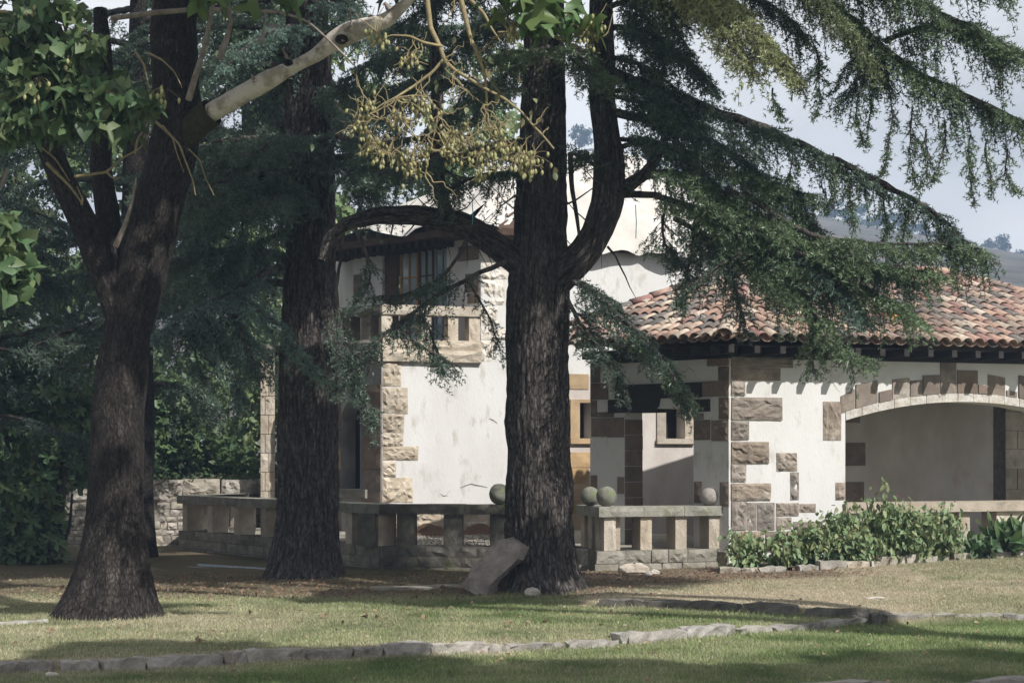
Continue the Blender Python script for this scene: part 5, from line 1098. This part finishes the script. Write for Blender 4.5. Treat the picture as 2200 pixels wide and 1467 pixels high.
broad_tree('fig_tree', (*P(120, 1215, 27.5)[:2], 0), 'fig tree with broad lobed leaves spreading at the left edge', 'tree', fc, 2300, 'fig', .25, (.12, .20, .08), [
   ([P(118, 1215, 27.6), P(125, 1100, 27.6), P(140, 1000, 27.7), P(150, 900, 27.8), P(160, 800, 28)], .11, .05), ([P(100, 1215, 27.6), P(105, 1120, 27.6), P(90, 1000, 27.7), P(60, 850, 27.8)], .07, .03), ([P(118, 1215, 27.6), P(150, 1130, 27.4), P(155, 1060, 27.3)], .04, .02)], flat=.9, D=(0, -.5, -.2))
Yg = 35.0; s = Yg/FPX
broad_tree('fig_tree', (*P(350, 1150, Yg)[:2], 0), 'sparser fig bush glimpsed between the leaning tree and the house pillar', 'bush', [(*P(x, y, Yg), rx*s, .6, ry*s) for x, y, rx, ry in ((350, 860, 40, 70), (340, 940, 50, 50), (400, 880, 50, 50), (340, 1000, 60, 40), (430, 960, 70, 60), (500, 1000, 60, 40))], 900, 'fig', .24, (.085, .15, .05), [([P(350, 1150, Yg), P(360, 1000, Yg), P(390, 900, Yg)], .07, .03)], flat=.8, D=(0, -.4, -.2))
# dark wood behind the rubble wall and house: separate trees
specs = [(-13.5, 38, 7.5, 3.2, 'round dark tree in the wood at far left'), (-9.0, 40, 8.5, 3.2, 'dense leafy tree behind the fig tree'), (-5.2, 41, 9.5, 3.0, 'bright leafy tree showing through between the first two trunks'), (-1.6, 43, 9, 2.6, 'pale leafy tree seen right of the second trunk'), (-17, 33, 8, 3.4, 'broad tree closing the far left background'), (-11.5, 35, 10.5, 3.0, 'tall dark tree behind the fig tree and the far left cedar'), (-7.2, 46, 12, 3.2, 'tallest tree at the back of the wood left of the house'), (-14.2, 45, 10.5, 3.4, 'tree filling the gap between the far left cedar and the leaning tree')]
for k, (x, y, h, R_, lab) in enumerate(specs):
    cl = []; h += 2.6
    for i in range(46):
        a, b_ = RNG.uniform(0, 2*PI), RNG.uniform(0, 1); z = 1.2+(h-1)*b_; r_ = R_*math.sin(min(1, .25+b_)*PI*.85)**.5*RNG.uniform(.3, 1); cl.append((x+math.cos(a)*r_, y+math.sin(a)*r_, z, RNG.uniform(.5, .95), RNG.uniform(.5, .9), RNG.uniform(.4, .7)))
    broad_tree('leafy_tree', (x, y, 0), lab, 'tree', cl, 8000, 'quad', .27, ((.09, .13, .06), (.11, .17, .065), (.17, .25, .09), (.20, .27, .11), (.06, .09, .04), (.06, .09, .04), (.10, .15, .06), (.07, .11, .05))[k], [([(x, y, 0), (x+.1, y, h*.5), (x, y, h*.9)], .3, .08), ([(x, y, h*.3), (x+1.2, y, h*.6)], .12, .04), ([(x, y, h*.35), (x-1.3, y, h*.65)], .12, .04)], group='leafy trees in the wood behind the house')
# ivy heap on top of the rubble wall (dark undergrowth)
ug = TM(); C = np.stack([RNG.uniform(-14, -4.4, 9000), RNG.uniform(34.2, 37, 9000), RNG.uniform(0, 3.4, 9000)], -1); C = C[vn(C, 1.1) > .42]; leaves(ug, C, 'oval', .17, np.array((0, 0, -.3)), (.075, .12, .045), .4); tag(ug.obj('undergrowth', m_leaf), 'dark tangled undergrowth behind the rubble wall', 'undergrowth', kind='stuff')
iv = TM(); 
C = np.array([plb.to(RNG.uniform(2.5, Lb), zt_+RNG.uniform(-.05, .12), RNG.uniform(-.4, .03)) for _ in range(520)]); leaves(iv, C, 'oval', .08, np.array((0, -.4, -.3)), (.06, .09, .035), .4); tag(iv.obj('ivy', m_leaf), 'small ivy creeping over the rubble wall top', 'ivy', kind='stuff')

# trees standing outside the picture to the right that shade the lawn
for k, (x, y, cx, cy, rx, ry, n_, z0_, z1_, lab) in enumerate(((8.2, 13.6, .2, 17.4, 3.2, 2.1, 8000, 8.4, 10.2, 'tall spreading tree out to the right whose crown shades the trunk feet'), (12.5, 4.2, 7.2, 6.4, 4.6, 1.8, 9500, 8.4, 10.4, 'tall spreading tree near the viewer on the right shading the front lawn'))):
    cl = [(cx+RNG.uniform(-rx, rx), cy+RNG.uniform(-ry, ry), RNG.uniform(z0_, z1_), 1.1, .8, .5) for _ in range(26)]
    if k == 0: cl += [(RNG.uniform(3.4, 5.7), RNG.uniform(15.3, 16.6), RNG.uniform(6.95, 7.3), .6, .5, .22) for _ in range(16)]
    if k == 0: cl = [q for q in cl if not (-.6 < q[0] < 2.8 and q[1] < 17.2)]+[(RNG.uniform(3.4, 5.7), RNG.uniform(15.3, 16.6), RNG.uniform(6.95, 7.3), .6, .5, .22) for _ in range(10)]
    if k == 0: cl += [(RNG.uniform(-.8, 1.0), RNG.uniform(12.2, 13.9), RNG.uniform(8.5, 9.8), .4, .35, .2) for _ in range(9)]
    t = broad_tree('spreading_tree', (x, y, 0), lab, 'tree', cl, n_, 'heart', .34, (.08, .13, .045), [([(x, y, 0), (x, y, 4), ((x+cx)/2, cy, 7.8)], .4, .16), ([(x, y, 5), (x-2, y, 7.4), (cx-rx*.6, cy, 9)], .2, .05), ([(x, y, 5), (x+1, y+.5, 7.4), (cx+rx*.5, cy, 9)], .2, .05)])
# ------------------------------------------------------------------ flower bed
def bush(px, pyb, Yb, w, h, n, label, kind='oval', size=.112, col=(.21, .28, .115), name='flowering_shrub', stems=18, flowers=14, cat='shrub', D=(0, -.25, -.75)):
    c = P(px, pyb, Yb); z0 = float(hgt(c[0], c[1]))+.02; t = thing(name, (c[0], c[1], z0), label, cat, None); sw = TM(); lf = TM(); fl = TM(); L_ = []
    for i in range(stems):
        a = RNG.uniform(0, 2*PI); r_ = RNG.random()**.5; b_ = np.array((c[0]+math.cos(a)*r_*w*.25, c[1]+math.sin(a)*r_*.15, z0)); e_ = np.array((c[0]+math.cos(a)*r_*w*.5, c[1]+math.sin(a)*r_*.32, z0+h*RNG.uniform(.55, 1.05)*(1-.35*r_*r_)))
        s = spline([b_, (b_+e_)/2+(0, 0, h*.12), e_], 10); V, F = tube(s, np.linspace(.009, .004, 10), 4); sw.add(V, F)
        m = int(n*1.4)//stems; q_ = RNG.random(m)**.6; idx = (q_*9).astype(int); L_.append(s[idx]+RNG.normal(size=(m, 3))*np.array((.085, .07, .06)))
        for _ in range(3): fl_c = e_+RNG.normal(size=3)*.04; 
        if i < flowers: leaves(fl, np.array([e_+RNG.normal(size=3)*.05 for _ in range(2)]), 'quad', .03, np.array((0, -.5, .3)), (.42, .05, .16), .3)
    leaves(lf, np.concatenate(L_), kind, size, np.array(D), col, .3, .9)
    lf.obj('foliage', m_leaf, t); sw.obj('stems', M('green_stem', (.12, .15, .05)), t, True)
    if fl.V: fl.obj('flowers', m_leaf, t)['kind'] = 'stuff'
bush(1600, 1215, 24.3, .60, .62, 420, 'low leafy shrub at the left end of the bed beside the wing corner')
bush(1690, 1220, 24.25, .62, .66, 460, 'low leafy shrub second from the left end of the bed')
bush(1760, 1215, 24.4, .75, .92, 760, 'bushy leafy shrub left of the middle of the bed')
bush(1830, 1212, 24.5, .8, 1.02, 860, 'full leafy shrub in the middle of the bed below the sill')
bush(1898, 1205, 24.65, .75, 1.20, 860, 'tallest flowering shrub reaching over the white sill')
bush(1960, 1200, 24.8, .75, 1.0, 800, 'leafy shrub right of the tallest one')
bush(2020, 1195, 24.95, .65, .85, 560, 'pale leafy shrub at the right end of the mass')
bush(2105, 1200, 25.0, .42, .36, 120, 'small broad leaved plant in front of the right sill post', 'heart', .14, (.075, .14, .05), 'broad_leaved_plant', 8, 0, 'plant')
bush(2165, 1195, 25.2, .55, .44, 90, 'strap leaved lily clump at the right edge of the bed', 'strap', .36, (.09, .16, .05), 'lily_clump', 10, 0, 'plant', (0, -.1, 1.1))
bush(2215, 1190, 25.3, .4, .44, 60, 'strap leaved clump cut off by the right border', 'strap', .36, (.09, .16, .05), 'lily_clump', 8, 0, 'plant', (0, -.1, 1.1))
# ------------------------------------------------------------------ fallen leaves and litter
pos = [(490,1306),(590,1318),(648,1340),(690,1330),(740,1345),(790,1333),(812,1332),(905,1335),(968,1336),(1010,1352),(985,1322),(1088,1350),(1130,1347),(1175,1345),(1210,1310),(1222,1330),(1290,1350),(1340,1328),(1355,1345),(1390,1330),(1428,1325),(420,1382),(298,1362),(104,1359),(85,1373),(450,1364),(540,1320),(640,1318),(1040,1303),(870,1310),(1380,1338),(1310,1322)]
lm = TM(); leaves(lm, np.zeros((1, 3)), 'lobed', .14, np.array((1., .2, 0)), (.36, .25, .14), .1, 2.0, .5); me_leaf = mesh('fallen_leaf', np.concatenate(lm.V), np.concatenate(lm.F), m_litter)
m_l2 = M('pale_dry_leaf', (.28, .22, .15), (.18, .13, .09), 30, .8); lm2 = TM(); leaves(lm2, np.zeros((1, 3)), 'heart', .12, np.array((1., 0, .1)), (.4, .3, .2), .1, 2.0, .9); me_leaf2 = mesh('fallen_leaf', np.concatenate(lm2.V), np.concatenate(lm2.F), m_l2)
for k, (x, y) in enumerate(pos):
    gx_, gy_ = GP(x, y, .07); o = bpy.data.objects.new('fallen_leaf', me_leaf if k % 2 else me_leaf2); COL.objects.link(o); s = random.uniform(.45, .85)
    o.location = (gx_, gy_, float(hgt(gx_, gy_))+.03); o.rotation_euler = (random.uniform(-.3, .3), random.uniform(-.25, .25), random.uniform(0, 6.28)); o.scale = (s, s, s*.8); tag(o, 'dry curled leaf fallen on the middle lawn', 'fallen leaf', 'dry leaves scattered on the lawn')
lt_ = TM(); n = 1500; x = RNG.uniform(-7, 7.5, n); y = RNG.uniform(13, 25, n); m_ = np.abs(x) < .33*y; x, y = x[m_], y[m_]; leaves(lt_, np.stack([x, y, hgt(x, y)+.02], -1), 'quad', .045, np.array((1., 0, 0)), (.30, .21, .12), .6, 2.0); n = 5200; x = RNG.uniform(-6, 5, n); y = 20.6+RNG.random(n)*3.8; m_ = (x < 1.5) | (y > 22.0+.3*(x-1.5)); x, y = x[m_], y[m_]
leaves(lt_, np.stack([x, y, hgt(x, y)+.008], -1), 'quad', .05, np.array((1., 0, 0)), (.20, .12, .07), .6, 2.0); tag(lt_.obj('leaf_litter', m_leaf), 'brown needle and leaf litter under the cedars', 'leaf litter', kind='stuff')
# flat slabs in the ground left of the boulder
for k, (x, y, Yk, L_) in enumerate(((870, 1283, 22.3, .9), (960, 1280, 22.5, .8))): c = P(x, y, Yk); tag(obj('paving_slab', *rock_piece((c[0], c[1], .03), np.array((1., .05)), L_, .3, .07, 90+k, .01), m_mossy), ('sunken paving slab in the shade, farther from the boulder', 'sunken paving slab in the shade, close to the boulder')[k], 'slab')
# cords hanging from the cedar
for x, y0, y1, lab in ((1014, 430, 482, 'thin blue cord hanging from the cedar limb left of the trunk'), (1365, 440, 512, 'thin blue cord hanging from the right limb of the cedar')):
    V, F = tube(np.array(pp((x, y0, 21.2), (x+2, (y0+y1)/2, 21.2), (x+1, y1, 21.2))), [.006]*3, 5); tag(obj('hanging_cord', V, F, m_cable), lab, 'cord')
# ------------------------------------------------------------------ far trees on the hill
m_far = M('far_foliage', (1, 1, 1), attr=True, rough=1)
for k, (px, py, w, h) in enumerate(((1660, 432, 30, 24), (1725, 440, 34, 30), (1785, 455, 36, 26), (1822, 462, 26, 26), (1862, 474, 40, 34), (1905, 486, 36, 30), (1940, 490, 30, 34), (1975, 500, 30, 30), (2010, 512, 26, 22), (2050, 524, 30, 22), (2140, 540, 46, 40), (2196, 560, 30, 24), (1690, 470, 22, 16), (2105, 552, 24, 16), (1560, 410, 40, 30), (1480, 392, 40, 30), (1400, 370, 40, 30), (1250, 312, 40, 30))):
    Y = 338; x = (px-1100)/FPX*Y; z = float(hillz(np.array(x), np.array(float(Y)))); s = Y/FPX; t = thing('hillside_tree', (x, Y, z), ('rounded dark tree on the hill ridge', 'broad dark tree on the hill ridge')[k % 2]+' '+('number %s in the row' % ('one two three four five six seven eight nine ten eleven twelve thirteen fourteen fifteen sixteen seventeen eighteen'.split()[k])), 'tree', 'trees along the hill ridge')
    cl = [(x+RNG.uniform(-.5, .5)*w*s, Y+RNG.uniform(-1.5, 1.5), z+h*s*RNG.uniform(.15, 1.25), w*s*.30, 1.6, h*s*.26) for _ in range(14)]; T_ = TM(); leaves(T_, clump_pts(cl, 900), 'quad', .6, np.array((0, 0, -.3)), (.018, .028, .02), .3); T_.obj('crown', m_far, t)
    V, F = tube(np.array([(x, Y, z-.5), (x, Y, z+h*s*.6)]), [.3, .15], 6); obj('trunk', V, F, m_bark_d, t)
# ------------------------------------------------------------------ air
hb = obj('haze', [(a*430, b_, c) for c in (-3, 78) for b_ in (-75, 425) for a in (-1, 1)], [(0, 2, 3, 1), (4, 5, 7, 6), (0, 1, 5, 4), (2, 6, 7, 3), (0, 4, 6, 2), (1, 3, 7, 5)], None, mats=[])
hm = bpy.data.materials.new('air'); hm.use_nodes = True; t = hm.node_tree; t.nodes.clear(); o_ = t.nodes.new('ShaderNodeOutputMaterial'); v_ = t.nodes.new('ShaderNodeVolumePrincipled'); v_.inputs['Color'].default_value = (.50, .70, 1, 1); v_.inputs['Density'].default_value = .0013; v_.inputs['Anisotropy'].default_value = .1
t.links.new(v_.outputs[0], o_.inputs['Volume']); hb.data.materials.clear(); hb.data.materials.append(hm); tag(hb, kind='stuff'); hb['label'] = 'thin blue air haze over the valley'
